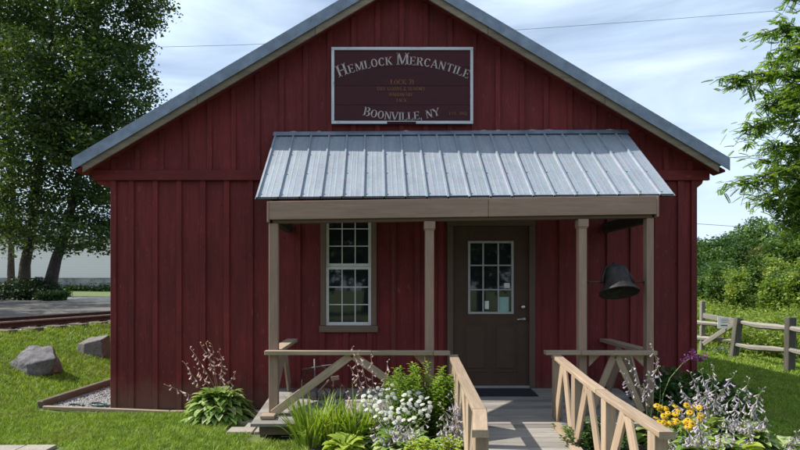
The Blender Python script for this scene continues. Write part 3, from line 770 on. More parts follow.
for RL, ends, pys in ((LR, [6.40, 4.24, 3.6], [6.34, 5.55, 4.7, 3.74]), (RR, [6.40, 4.95, 3.6], [6.34, 5.62, 4.80, 3.76])):
    for y0, y1 in zip(ends[:-1], ends[1:]):
        m = MB(); n = 7
        ring = []
        for k in range(n + 1):
            y = y0 + (y1 - 0.004 * (-1 if y1 > 3.7 else 0) - y0) * k / n; p = rail_at(RL, y); ring.append((p, y))
        vs = []; gs_ = []; r0 = rng.random()
        for p, y in ring:
            for dx, dz in ((-0.047, -0.038), (0.047, -0.038), (0.047, 0), (-0.047, 0)):
                vs.append((p.x + dx, y, p.z + dz)); gs_.append((dx, dz, y))
        fs = [(k * 4 + j, k * 4 + (j + 1) % 4, (k + 1) * 4 + (j + 1) % 4, (k + 1) * 4 + j) for k in range(n) for j in range(4)] + [(0, 1, 2, 3), (n * 4 + 3, n * 4 + 2, n * 4 + 1, n * 4)]
        m.add(vs, fs, gs_); o = m.build('handrail', M['wood'], ramp_t, 0.004)
    for y in pys:
        p = rail_at(RL, y); m = MB()
        m.box(p.x - 0.042, p.x + 0.042, y - 0.05, y + 0.05, max(0.0, rampz(y) - 0.03) + 0.001 if y < 6.2 else DK(y) + 0.001, p.z - 0.039); m.build('rail_post', M['wood'], ramp_t, 0.003)
    for y0, y1 in zip(pys[:-1], pys[1:]):
        ym = (y0 + y1) / 2; pt = rail_at(RL, ym)
        for ya in (y0 - 0.075, y1 + 0.075):
            pb = rail_at(RL, ya); m = MB(); s = 0.035 if ya > ym else -0.035
            m.bar((pb.x - 0.03, ya, rampz(ya) + 0.02), (pt.x - 0.03, ym + s, pt.z - 0.042), 0.105, 0.022, (1, 0, 0)); m.build('brace', M['wood'], ramp_t, 0.003)
    m = MB()
    for y0, y1 in ((6.1, 4.62), (4.61, 3.3)):
        a = rail_at(RL, y0); b = rail_at(RL, y1)
        s = 0.06 if RL is LR else -0.075
        m.bar((a.x + s, y0, rampz(y0) + 0.022), (b.x + s, y1, rampz(y1) + 0.022), 0.085, 0.04)
    m.build('ramp_kerb', M['wood'], ramp_t, 0.003)

# ------------------------------------------------------------------ things on the porch
mt = MB(); mt.prism([(1.17, 7.27, DK(7.27) + 0.003), (1.98, 7.27, DK(7.27) + 0.003), (1.98, 7.27, DK(7.27) + 0.016), (1.17, 7.27, DK(7.27) + 0.016)], (0, 0.37, 0.0247))
tag(mt.build('door_mat', M['mat'], None, 0.003, loc=(1.57, 7.45, 0.28)), 'dark rubber door mat lying in front of the brown door', 'door mat')
def tilt(mb, c, a):
    ca, sa = math.cos(a), math.sin(a)
    mb.v = [(x, c.y + (y - c.y) * ca + (z - c.z) * sa, c.z - (y - c.y) * sa + (z - c.z) * ca) for x, y, z in mb.v]
bell = thing('hanging_bell', (2.63, 6.52, 1.7), 'black cast iron bell on a rod between two porch posts', 'bell')
bc = P(617, 266, 6.52)
m = MB()
Rb = 0.205
prof = [(0.0, 0.0), (0.07, -0.002), (0.105, -0.02), (0.118, -0.05), (0.126, -0.12), (0.14, -0.19), (0.17, -0.245), (0.205, -0.29), (0.208, -0.305), (0.196, -0.302), (0.155, -0.24), (0.125, -0.18), (0.105, -0.05), (0.0, -0.03)]
m.lathe((bc.x, bc.y, bc.z), prof, 32); tilt(m, bc + Vector((0, 0, -0.13)), R(20)); o = m.build('bell_body', M['black'], bell, smooth=True)
m = MB(); zr = P(0, 282, 6.52).z
m.tube([(pxx(587, 6.52) - 0.01, 6.52, zr), (bc.x - 0.14, 6.52, zr)], 0.012, 8); m.build('support_rod', M['rust'], bell, smooth=True); m = MB(); m.tube([(bc.x + 0.14, 6.52, zr), (pxx(643, 6.52) + 0.01, 6.52, zr)], 0.012, 8)
m.build('support_rod', M['rust'], bell, smooth=True)
m = MB()
for s in (-1, 1):
    m.tube([(bc.x + s * 0.165, 6.52, zr - 0.01), (bc.x + s * 0.145, 6.52, zr + 0.07), (bc.x + s * 0.10, 6.52, bc.z + 0.0), (bc.x, 6.52, bc.z + 0.025)], [0.018, 0.016, 0.016, 0.018], 8)
m.tube([(bc.x, 6.52, bc.z - 0.02), (bc.x, 6.52, bc.z + 0.045)], 0.022, 8)
tilt(m, bc + Vector((0, 0, -0.13)), R(20)); m.build('yoke', M['black'], bell, smooth=True)
m = MB(); m.tube([(bc.x, 6.52, bc.z - 0.03), (bc.x + 0.005, 6.52, bc.z - 0.24)], 0.008, 6); m.lathe((bc.x + 0.005, 6.52, bc.z - 0.26), [(0.0, 0.03), (0.02, 0.022), (0.028, 0.0), (0.02, -0.022), (0.0, -0.03)], 12); tilt(m, bc + Vector((0, 0, -0.13)), R(20)); m.build('clapper', M['black'], bell, smooth=True)
# chain hanging in the left bay
ch = thing('hanging_chain', P(393, 220, 7.2), 'thin dark rusty chain hanging down between the window and the door', 'chain')
m = MB(); zt, zb = P(0, 216, 7.2).z, P(0, 355, 7.2).z; n = int((zt - zb) / 0.032); xc = pxx(393.3, 7.2)
for i in range(n):
    z = zt - i * 0.032
    if i % 2: m.box(xc - 0.008, xc + 0.008, 7.197, 7.203, z - 0.02, z + 0.02)
    else: m.box(xc - 0.003, xc + 0.003, 7.192, 7.208, z - 0.02, z + 0.02)
m.build('links', M['rust'], ch, smooth=False)
m = MB(); m.lathe((xc, 7.2, zb - 0.02), [(0.0, 0.03), (0.014, 0.02), (0.02, 0.0), (0.012, -0.02), (0, -0.025)], 10); m.build('weight', M['rust'], ch, smooth=True)
# old iron implement in the left bay
im = thing('old_cultivator', (pxx(318, 7.1), 7.1, DK(7.1)), 'old iron hand cultivator with a curved bar behind the left porch railing', 'garden tool')
m = MB()
def Q(px, py, Y=7.05): return P(px, py, Y)
m.tube([Q(302, 369), Q(311, 368), Q(322, 366), Q(331, 365), Q(337, 367)], 0.009, 8); m.build('curved_bar', M['dullmetal'], im, smooth=True)
m = MB(); m.tube([Q(314.5, 359), Q(314.8, 380), Q(317, 400)], [0.009, 0.009, 0.012], 8); m.build('upright', M['dullmetal'], im, smooth=True)
m = MB()
c = Vector((pxx(318, 7.15), 7.15, DK(7.15) + 0.19)); rr = 0.19
m.tube([c + Vector((rr * math.cos(t), 0.05 * math.sin(t), rr * math.sin(t))) for t in np.linspace(0, 2 * math.pi, 25)], 0.012, 6, cap=False)
for k in range(8):
    t = k * math.pi / 4; m.tube([c, c + Vector((rr * math.cos(t), 0.05 * math.sin(t), rr * math.sin(t)))], 0.005, 5)
m.build('wheel', M['rust'], im, smooth=True)
m = MB(); p0 = Q(331, 379); m.tube([Q(318, 392), Q(329, 380)], 0.01, 6); m.bar(p0, Q(339, 377.5), 0.03, 0.045); m.build('handle', M['wood'], im)
m = MB()
for k in range(4): m.tube([c + Vector((0.1 + 0.06 * k, 0.0, -0.02)), c + Vector((0.16 + 0.06 * k, 0.02, -0.08)), c + Vector((0.12 + 0.06 * k, -0.02, -0.18))], [0.01, 0.01, 0.006], 6)
m.build('tines', M['rust'], im, smooth=True)

# ------------------------------------------------------------------ sign lettering
def glyphs():
    T, t, h = 0.17, 0.075, 0.06
    g = {}
    def V(x, w=T, z0=0, z1=1, ser=True):
        r = [('L', x, z0, x, z1, w)]
        if ser:
            for z in ((0.03,) if z0 == 0 else ()) + ((0.97,) if z1 == 1 else ()): r.append(('L', x - w / 2 - 0.08, z, x + w / 2 + 0.08, z, h))
        return r
    B = lambda x0, x1, z, w=h: [('L', x0, z, x1, z, w)]
    A = lambda cx, cz, rx, rz, a0, a1: [('A', cx, cz, rx, rz, a0, a1)]
    g['H'] = (V(.18) + V(.72) + B(.18, .72, .5), .9)
    g['E'] = (V(.18) + B(.18, .66, .97) + B(.18, .55, .52) + B(.18, .68, .03) + [('L', .66, .97, .66, .78, h), ('L', .68, .03, .70, .24, h), ('L', .55, .62, .55, .42, h)], .80)
    g['M'] = (V(.14, t) + V(.90) + [('L', .16, 1, .52, .05, T * .9), ('L', .52, .05, .86, 1, t)], 1.08)
    g['L'] = (V(.18) + B(.18, .66, .03) + [('L', .66, .03, .69, .28, h)], .76)
    g['O'] = (A(.42, .5, .33, .46, 0, 360), .86)
    g['C'] = (A(.43, .5, .33, .46, 40, 320) + [('L', .69, .72, .69, .95, h)], .82)
    g['K'] = (V(.18) + [('L', .22, .42, .70, .97, t), ('L', .36, .58, .74, .03, T)] + B(.60, .84, .03) + B(.58, .82, .97), .88)
    g['R'] = (V(.18) + A(.40, .75, .26, .22, -90, 90) + B(.18, .42, .97) + B(.18, .42, .52) + [('L', .44, .52, .70, .03, T)] + B(.62, .84, .03), .86)
    g['A'] = ([('L', .10, .03, .42, 1, t), ('L', .42, 1, .76, .03, T)] + B(.22, .60, .34) + B(0, .22, .03) + B(.62, .88, .03), .88)
    g['N'] = (V(.16, t) + V(.74, t) + [('L', .16, 1, .74, .0, T)], .92)
    g['T'] = (V(.40, T, 0, 1, False) + B(.28, .52, .03) + B(.06, .74, .97) + [('L', .07, .97, .07, .76, h), ('L', .73, .97, .73, .76, h)], .80)
    g['I'] = (V(.2), .40)
    g['B'] = (V(.18) + A(.38, .76, .26, .21, -90, 90) + A(.40, .28, .30, .25, -90, 90) + B(.18, .4, .97) + B(.18, .4, .53) + B(.18, .4, .03), .80)
    g['V'] = ([('L', .08, .97, .42, 0, T), ('L', .42, 0, .74, .97, t)] + B(-.02, .24, .97) + B(.62, .86, .97), .84)
    g['Y'] = ([('L', .08, .97, .42, .48, T), ('L', .42, .48, .74, .97, t), ('L', .42, .5, .42, 0, T)] + B(-.02, .24, .97) + B(.62, .86, .97) + B(.28, .56, .03), .84)
    g['D'] = (V(.18) + A(.36, .5, .38, .46, -90, 90) + B(.18, .38, .97) + B(.18, .38, .03), .86)
    g['G'] = (A(.43, .5, .33, .46, 40, 320) + [('L', .70, .42, .70, .1, T * .8)] + B(.54, .84, .42), .88)
    g['S'] = (A(.36, .74, .24, .22, 20, 265) + A(.36, .27, .26, .24, -165, 95), .72)
    g['U'] = (V(.16, T, .35, 1) + V(.70, t, .35, 1) + A(.43, .36, .27, .33, 180, 360), .88)
    g['W'] = ([('L', .06, .97, .32, 0, T), ('L', .32, 0, .54, .9, t), ('L', .54, .97, .80, 0, T), ('L', .80, 0, 1.02, .97, t)] + B(-.04, .2, .97) + B(.92, 1.12, .97), 1.1)
    g['&'] = (A(.36, .76, .18, .2, 0, 360) + A(.34, .28, .28, .25, 60, 340) + [('L', .24, .66, .72, .03, T * .8)], .84)
    g['7'] = (B(.08, .66, .95, .1) + [('L', .66, .95, .30, 0, T)], .70)
    g['1'] = (V(.26) + [('L', .1, .8, .26, .97, t)], .46)
    g['2'] = (A(.36, .73, .24, .24, -30, 170) + [('L', .56, .62, .12, .06, T * .8)] + B(.1, .62, .05, .1), .70)
    g['0'] = (A(.36, .5, .27, .46, 0, 360), .72)
    g['.'] = ([('L', .12, .0, .12, .14, .14)], .26); g[','] = ([('L', .14, .14, .08, -.16, .11)], .28); g[' '] = ([], .42)
    return g
GL = glyphs()
def put_text(mb, text, x0, x1, size, ybase, Y, caps=None):
    """letters between x0 and x1; ybase(x) is the baseline height"""
    adv = []
    for i, ch_ in enumerate(text): s = (caps or {}).get(i, 1.0); adv.append(GL[ch_][1] * s)
    k = (x1 - x0) / sum(adv); x = x0
    for i, ch_ in enumerate(text):
        s = (caps or {}).get(i, 1.0); sx = k * s; sz = size * s
        xm = x + adv[i] * k / 2; e = 0.01
        ang = math.atan2(ybase(xm + e) - ybase(xm - e), 2 * e); ca, sa_ = math.cos(ang), math.sin(ang); zb = ybase(xm)
        def W_(u, v):
            du = (u - GL[ch_][1] / 2) * sx; dv = v * sz
            return (xm + du * ca - dv * sa_, Y, zb + du * sa_ + dv * ca)
        for st in GL[ch_][0]:
            if st[0] == 'L':
                _, a, b, c, d, w = st
                p, q = Vector((a * sx, b * sz)), Vector((c * sx, d * sz)); dd = (q - p)
                nn = Vector((-dd.y, dd.x)).normalized() * (w * size * s * 0.5)
                pts = [p + nn, q + nn, q - nn, p - nn]
                W3 = [W_(v.x / sx, v.y / sz) for v in pts]
                mb.prism(W3, (0, 0.0035, 0))
            else:
                _, cx, cz, rx, rz, a0, a1 = st; n = max(6, int(abs(a1 - a0) / 20)); prev = None
                for j in range(n + 1):
                    t = R(a0 + (a1 - a0) * j / n); hw = 0.035 + 0.055 * abs(math.cos(t))
                    o_ = (cx + (rx + hw * .6) * math.cos(t), cz + (rz + 0.03) * math.sin(t)); i_ = (cx + (rx - hw * 1.4) * math.cos(t), cz + (rz - 0.04) * math.sin(t))
                    if prev: mb.prism([W_(*prev[0]), W_(*o_), W_(*i_), W_(*prev[1])], (0, 0.0035, 0))
                    prev = (o_, i_)
        x += adv[i] * k
YS = 7.645
sgn = thing('shop_sign', P(402, 124, YS), 'maroon shop sign with chipped white frame and cream lettering on the gable', 'shop sign')
a = P(331.5, 47.5, YS); b = P(473, 124, YS)
m = MB(); nz = 4
for i in range(nz):
    z0 = b.z + (a.z - b.z) * i / nz; z1 = b.z + (a.z - b.z) * (i + 1) / nz
    m.box(a.x + 0.01, b.x - 0.01, YS, YS + 0.028, z0 + 0.001, z1 - 0.001, axis=0)
m.build('board', M['signboard'], sgn, 0.002)
m = MB(); fw = 0.036
m.box(a.x, b.x, YS - 0.018, YS - 0.0005, a.z - fw, a.z, axis=0)
m.box(a.x, a.x + fw, YS - 0.018, YS - 0.0005, b.z + fw + .001, a.z - fw - .001); m.box(b.x - fw, b.x, YS - 0.018, YS - 0.0005, b.z + fw + .001, a.z - fw - .001)
xg0, xg1 = P(387, 0, YS).x, P(416, 0, YS).x
m.box(a.x, xg0, YS - 0.018, YS - 0.0005, b.z, b.z + fw, axis=0); m.box(xg1, b.x, YS - 0.018, YS - 0.0005, b.z, b.z + fw, axis=0)
m.box(xg0 + 0.001, xg1 - 0.001, YS - 0.016, YS - 0.0005, b.z + fw * 0.72, b.z + fw, axis=0)
m.build('sign_frame', M['signwhite'], sgn, 0.002)
u = YS / 600
cx = P(402, 0, YS).x
m = MB(); hx = 68 * u
zc = P(0, 64.8, YS).z
put_text(m, 'HEMLOCK MERCANTILE', P(338.5, 0, YS).x, P(468.3, 0, YS).x, 8.4 * u, lambda x: zc - 15.0 * u * ((x - cx) / hx) ** 2, YS - 0.004, {0: 1.42, 8: 1.42})
zc2 = P(0, 120.3, YS).z
m.build('lettering', M['letter'], sgn); m = MB()
put_text(m, 'BOONVILLE, NY', P(362.5, 0, YS).x, P(440.5, 0, YS).x, 8.0 * u, lambda x: zc2 + 5.0 * u * ((x - cx) / (39 * u)) ** 2, YS - 0.004, {0: 1.12})
m.build('lettering', M['letter'], sgn)
for txt, xa, xb, yb, hh in (('LOCK 71', 390.3, 414, 84.6, 5.0), ('DRY GOODS & SUNDRY', 377, 425.5, 90.7, 3.7), ('HARDWARE', 389, 413.5, 96.4, 3.6), ('TACK', 395.6, 407, 102.2, 3.6), ('EST. 2012', 449, 467, 115.2, 3.2)):
    m = MB(); put_text(m, txt, P(xa, 0, YS).x, P(xb, 0, YS).x, hh * u, lambda x, z=P(0, yb, YS).z: z, YS - 0.004)
    m.build('small_lettering', M['letter2'], sgn)

# ------------------------------------------------------------------ pavers, timber edging, gravel, hose
pv = MB()
for r in range(5):
    for cidx in range(4):
        x = -1.62 + cidx * 0.30 + (0.15 if r % 2 else 0); y = 6.50 + r * 0.235
        x1 = min(x + 0.292, -0.75)
        if x1 - x < 0.05: continue
        z = 0.012 + rng.uniform(-0.004, 0.006)
        pv.box(x + rng.uniform(0, .01), x1, y, y + 0.225, -0.05, z + 0.02)
tag(pv.build('brick_path', M['paver'], None, 0.006), kind='structure')
pv = MB()
for r in range(3):
    for cidx in range(11):
        x = -5.9 + cidx * 0.305 + (0.15 if r % 2 else 0); y = 5.98 - (r + 1) * 0.21
        if x + 0.3 > -3.08 + r * 0.05: continue
        z = tz(x + .15, y + .1)
        pv.box(x, x + 0.296, y, y + 0.203, z - 0.05, z + 0.03 + rng.uniform(-.003, .003))
tag(pv.build('paved_path', M['paver'], None, 0.006), kind='structure')
p0 = G(40, 408.5); p1 = G(112, 385); p2 = Vector((-1.75, 7.52, 0))
p1 = p0 + (p1 - p0) * 1.6
p1.z = tz(p1.x, p1.y)
m = MB(); m.bar(p0 + Vector((0, 0, 0.03)), p1 + Vector((0, 0, 0.04)), 0.09, 0.13)
tag(m.build('garden_edging', M['tie'], None, 0.012, loc=p0), 'weathered brown timber edging running back past the left corner of the store', 'garden edging', 'timber edging round the gravel strip')
m = MB(); m.bar((p0.x + 0.05, p0.y - 0.01, tz(p0.x, p0.y) + 0.012), (-2.6, 7.60, 0.012), 0.05, 0.05); m.bar((-2.595, 7.6, 0.012), (-1.72, 7.62, 0.012), 0.05, 0.05)
tag(m.build('garden_edging', M['wood'], None, 0.008, loc=(-2.6, 7.6, 0)), 'low pale timber edging along the foot of the red front wall', 'garden edging', 'timber edging round the gravel strip')
n = 2600
GX = []; 
gv = np.zeros((0, 3))
px_ = nrng.uniform(-4.2, -3.3, 6000); py_ = nrng.uniform(7.5, 9.6, 6000)
ed = p1 - p0; 
side = (px_ - p0.x) * ed.y - (py_ - p0.y) * ed.x
ok = (side > 0.05) & (px_ < -3.33) & (py_ > 7.66)
px_ = px_[ok]; py_ = py_[ok]
def rocks(xs, ys, zs, s0, s1, rs):
    base = np.array([(1, 0, 0), (-1, 0, 0), (0, 1, 0), (0, -1, 0), (0, 0, 1), (0, 0, -1)], dtype=float)
    fcs = np.array([(0, 2, 4), (2, 1, 4), (1, 3, 4), (3, 0, 4), (2, 0, 5), (1, 2, 5), (3, 1, 5), (0, 3, 5)])
    n = len(xs); s = rs.uniform(s0, s1, (n, 1, 1)) * rs.uniform(0.6, 1.2, (n, 6, 1))
    a = rs.uniform(0, 6.28, n); c, si = np.cos(a), np.sin(a)
    V = base[None] * s; V[:, :, 2] *= 0.7
    X = V[:, :, 0] * c[:, None] - V[:, :, 1] * si[:, None]; Yv = V[:, :, 0] * si[:, None] + V[:, :, 1] * c[:, None]
    V = np.stack([X + xs[:, None], Yv + ys[:, None], V[:, :, 2] + zs[:, None]], 2).reshape(-1, 3)
    F = (fcs[None] + np.arange(n)[:, None, None] * 6).reshape(-1, 3)
    return V, F
V, F = rocks(px_, py_, tzv(px_, py_) + 0.01, 0.010, 0.028, nrng)
tag(quads('gravel', V, F, M['pebble']), kind='stuff')
n = 9000
dd_ = np.concatenate([nrng.uniform(-1.9, 0.15, 3500), np.abs(nrng.normal(0, 0.10, 5500)) + 0.12]); yy_ = nrng.uniform(5.5, 26, n)
xx_ = dd_ - 9.13 + TK * yy_
V, F = rocks(xx_, yy_, tzv(xx_, yy_) + 0.025, 0.015, 0.05, nrng)
tag(quads('track_gravel', V, F, M['pebble']), kind='stuff')
hs = MB(); pts = []
for k in range(60):
    t = k / 59
    pts.append(Vector((-3.45 - 0.42 * t + 0.16 * math.sin(t * 13), 7.72 + 0.35 * (1 - t) + 0.12 * math.cos(t * 13), 0)))
for p in pts: p.z = tz(p.x, p.y) + 0.04
hs.tube(pts, 0.011, 8)
tag(hs.build('garden_hose', M['hose'], None, smooth=True, loc=pts[0]), 'dark green garden hose coiled on the gravel at the left wall corner', 'hose')

# ------------------------------------------------------------------ railway track
trk = thing('railway_track', (TX0, TY0, 0.78), 'rusty railway track crossing behind the lawn on the left', 'railway track')
m = MB()
for i in range(70):
    y = 1 + i * 0.6; x = TX0 + TK * (y - TY0); d = Vector((1, -TK, 0)).normalized(); c = Vector((x, y, 0.80)) - d * 0.72
    m.bar(c - d * 1.2, c + d * 1.2, 0.22, 0.10)
m.build('sleepers', M['tie'], trk, 0.01)
for off in (0.0, -1.47):
    r0_ = Vector((TX0 + off + TK * (1 - TY0), 1, 0)); r1_ = Vector((TX0 + off + TK * (60 - TY0), 60, 0))
    m = MB()
    m.bar(r0_ + Vector((0, 0, 0.865)), r1_ + Vector((0, 0, 0.865)), 0.14, 0.018); m.bar(r0_ + Vector((0, 0, 0.905)), r1_ + Vector((0, 0, 0.905)), 0.018, 0.07)
    rl = m.build('rail', M['rust'], trk)
    m = MB(); m.bar(r0_ + Vector((0, 0, 0.955)), r1_ + Vector((0, 0, 0.955)), 0.07, 0.034); m.build('rail_head', M['railtop'], rl, 0.006)

# ------------------------------------------------------------------ boulders
def boulder(name, verts, faces, mat, label, loc, sub=3, disp=0.03):
    me = bpy.data.meshes.new(name)
    me.from_pydata([tuple(Vector(v) - Vector(loc)) for v in verts], [], faces); me.materials.append(mat); me.update()
    o = bpy.data.objects.new(name, me); COL.objects.link(o); o.location = loc
    s = o.modifiers.new('bev', 'BEVEL'); s.width = 0.014; s.segments = 2
    s = o.modifiers.new('sub', 'SUBSURF'); s.subdivision_type = 'SIMPLE'; s.levels = sub; s.render_levels = sub
    tx = bpy.data.textures.new(name, 'CLOUDS'); tx.noise_scale = 0.22; tx.noise_depth = 3
    d = o.modifiers.new('disp', 'DISPLACE'); d.texture = tx; d.strength = disp * 2; d.mid_level = 0.5
    return tag(o, label, 'boulder', 'boulders on the left lawn')
def rock_from_outline(c, front, top, depth, shrink):
    """front: polygon around the face seen (px offsets in metres), extruded back with a shrink"""
    n = len(front)
    vs = [Vector((c.x + x, c.y - 0.0 + yy, c.z + z)) for x, yy, z in front] + [Vector((c.x + x * shrink + top[0], c.y + depth + yy * 0.3, c.z + z * top[1])) for x, yy, z in front]
    fs = [tuple(range(n)), tuple(range(2 * n - 1, n - 1, -1))] + [((i + 1) % n, i, i + n, (i + 1) % n + n) for i in range(n)]
    return vs, fs
g1 = G(28, 373); s = g1.y / 600
vs = []
# lower ring, upper ring: irregular two-ring rock
def two_ring(c, low, high, scale=1.0):
    vs = [Vector((c.x + x * scale, c.y + y * scale, c.z + z * scale)) for x, y, z in low + high]
    n = len(low)
    fs = [tuple(range(n))[::-1], tuple(range(n, 2 * n))] + [(i, (i + 1) % n, (i + 1) % n + n, i + n) for i in range(n)]
    return vs, fs
low = [(-0.34, 0.10, -0.05), (-0.14, -0.06, -0.06), (0.08, -0.14, -0.05), (0.27, 0.05, -0.03), (0.30, 0.40, -0.05), (-0.25, 0.45, -0.05)]
high = [(-0.325, 0.10, 0.12), (-0.17, 0.02, 0.20), (0.05, -0.13, 0.13), (0.36, 0.03, 0.19), (0.17, 0.30, 0.34), (-0.19, 0.34, 0.35)]
vs, fs = two_ring(g1, low, high, s * 600 / 8.2)
boulder('boulder', vs, fs, M['rock1'], 'rugged grey boulder with brown right face, nearer of two on the grass', g1, 4, 0.03)
g2_ = G(89.5, 355.5)
low = [(-0.30, 0.0, -0.04), (-0.10, -0.08, -0.05), (0.28, -0.02, -0.05), (0.31, 0.35, -0.05), (-0.24, 0.40, -0.05)]
high = [(-0.25, 0.02, 0.25), (-0.08, -0.04, 0.25), (0.235, 0.02, 0.33), (0.27, 0.33, 0.40), (-0.10, 0.34, 0.36)]
vs, fs = two_ring(g2_, low, high, 0.86)
boulder('boulder', vs, fs, M['rock2'], 'flat topped brownish grey stone block beside the left wall corner', g2_, 4, 0.016)

# ------------------------------------------------------------------ fence and gate on the right
fn = thing('split_rail_fence', G(790, 372), 'weathered split rail fence of grey rails between dark posts on the right lawn', 'fence')
F1 = G(789, 372); F2 = G(733, 358)
def fpost(p, h, lean=(0, 0), w=0.17, mat='fencepost', parent=fn, name='post', top=None):
    m = MB(); q = p + Vector((lean[0], lean[1], h)); m.bar(p - Vector((0, 0, 0.1)), q, w, w * 0.85, (0, 1, 0)); return m.build(name, M[mat], parent, 0.015)
s1 = F1.y / 600
fpost(F1, (372 - 317) * s1, (0.03, 0), 0.155)
s2 = F2.y / 600
fpost(F2, (358 - 318) * s2, (0.16, 0.05), 0.16)
def frl(pa, pb, w=0.09, name='rail', parent=fn, mat='fence'):
    m = MB(); pts = []; n = 8
    for k in range(n + 1):
        t = k / n; p = Vector(pa).lerp(Vector(pb), t); p.z += 0.006 * math.sin(k * 1.1 + pa[0]) - 0.02 * math.sin(math.pi * t); pts.append(p)
    m.tube(pts, [w * (0.36 + 0.22 * math.sin(math.pi * k / n) + 0.04 * math.sin(k * 2.3)) for k in range(n + 1)], 7); return m.build(name, M[mat], parent)
F0 = G(860, 392)
fpost(F0, 1.05, (0, 0), 0.18)
Yn, Yl, Y0_ = F1.y, F2.y, F0.y
frl(P(742, 322.5, Yl), P(790, 328, Yn), 0.12); frl(P(736, 345, Yl), P(789, 350, Yn), 0.11)
frl(P(790, 328.5, Yn), P(860, 336, Y0_), 0.12); frl(P(789, 350, Yn), P(860, 362, Y0_), 0.11)
# far rails behind the gate
Yf = 15.6
fb = thing('split_rail_fence', G(690, 338), 'pale grey rail fence seen behind the wooden gate by the right wall', 'fence')
for (py0, py1) in ((320.5, 326), (336, 341)):
    frl(P(672, py0 - 2, Yf), P(738, py1, Yf - 1.5), 0.10, parent=fb)
fpost(Vector((P(672, 0, Yf).x, Yf, 0)), 1.2, (0, 0), 0.15, 'fencepost', fb)
for x in (714, 724):
    q = P(x, 339, Yf - 1.4); 
gt = thing('wooden_gate', G(703, 351), 'open weathered wooden gate with diagonal brace and small white notice', 'gate')
GP = G(702, 351.5)
m = MB(); m.bar(GP - Vector((0, 0, 0.05)), P(702.5, 301, GP.y), 0.10, 0.10, (0, 1, 0)); m.build('gate_post', M['fence'], gt, 0.01)
Yg = GP.y - 0.08
m = MB(); m.bar(P(703, 315.5, Yg), P(741, 322.5, Yg - 0.9), 0.03, 0.125, (0, 0, 1)); m.build('top_board', M['fence'], gt, 0.006)
m = MB(); m.bar(P(703, 344, Yg - 0.04), P(735, 323, Yg - 0.8), 0.03, 0.11, (0, 0, 1)); m.build('diagonal_brace', M['fence'], gt, 0.006)
m = MB(); m.bar(P(702, 345, Yg - 0.02), P(736, 350, Yg - 0.8), 0.03, 0.05, (0, 0, 1))
m = MB(); c0 = P(718, 316.5, Yg - 0.42); c1 = P(729, 328.5, Yg - 0.66)
cc = P(723.5, 322.5, Yg - 0.58)
hw, hh = 0.14, 0.135
m.prism([(cc.x - hw, cc.y - .0, cc.z + hh - .0), (cc.x + hw, cc.y - 0.06, cc.z + hh - .01), (cc.x + hw, cc.y - 0.06, cc.z - hh - .01), (cc.x - hw, cc.y, cc.z - hh)], (0, -0.008, 0))
nt_ = m.build('notice', M['paper'], gt)
m = MB()
for i, (zz, l) in enumerate(((0.085, 0.16), (0.045, 0.19), (0.01, 0.15), (-0.065, 0.17))):
    th_ = 0.008 if i < 3 else 0.022
    m.prism([(cc.x - l / 2, cc.y - 0.026 - 0.012, cc.z + zz + th_ / 2), (cc.x + l / 2, cc.y - 0.05 - 0.012, cc.z + zz + th_ / 2), (cc.x + l / 2, cc.y - 0.05 - 0.012, cc.z + zz - th_ / 2), (cc.x - l / 2, cc.y - 0.026 - 0.012, cc.z + zz - th_ / 2)], (0, -0.003, 0))
m.build('notice_text', M['ink'], nt_)

# ------------------------------------------------------------------ leaves, trees, bushes
def leafset(centers, size, rs, aspect=0.55, updir=0.5, rndbase=None, spread=0.33):
    """folded diamond leaves at the given centres"""
    n = len(centers); c = np.asarray(centers)
    d = rs.normal(0, 1, (n, 3)); d[:, 2] *= 0.6; d /= np.linalg.norm(d, axis=1)[:, None]
    nn = rs.normal(0, 1, (n, 3)); nn[:, 2] += updir * 2; s = np.cross(d, nn); s /= (np.linalg.norm(s, axis=1)[:, None] + 1e-9)
    u = np.cross(s, d)
    L = rs.uniform(0.65, 1.3, (n, 1)) * size
    a = c - d * L * 0.5; b = c + d * L * 0.5
    p = c + s * L * aspect * 0.5 + u * L * 0.08; q = c - s * L * aspect * 0.5 + u * L * 0.08
    V = np.stack([a, p, b, q], 1).reshape(-1, 3); F = np.arange(4 * n).reshape(-1, 4)
    r = rs.uniform(0, 1, n) if rndbase is None else np.clip(rndbase + rs.normal(0, spread * 0.5, n), 0, 1)
    return V, F, np.repeat(r, 4)
def clumps(cent, per, rad, rs, flat=0.55):
    n = len(cent); v = rs.normal(0, 1, (n, per, 3)); v /= (np.linalg.norm(v, axis=2)[:, :, None] + 1e-9)
    v *= (rs.uniform(0, 1, (n, per, 1)) ** 0.45) * rad * rs.uniform(0.6, 1.35, (n, 1, 1)); v[:, :, 2] *= flat
    pts = (cent[:, None, :] + v).reshape(-1, 3)
    rb = np.repeat(rs.uniform(0.0, 0.9, n), per)
    return pts, rb
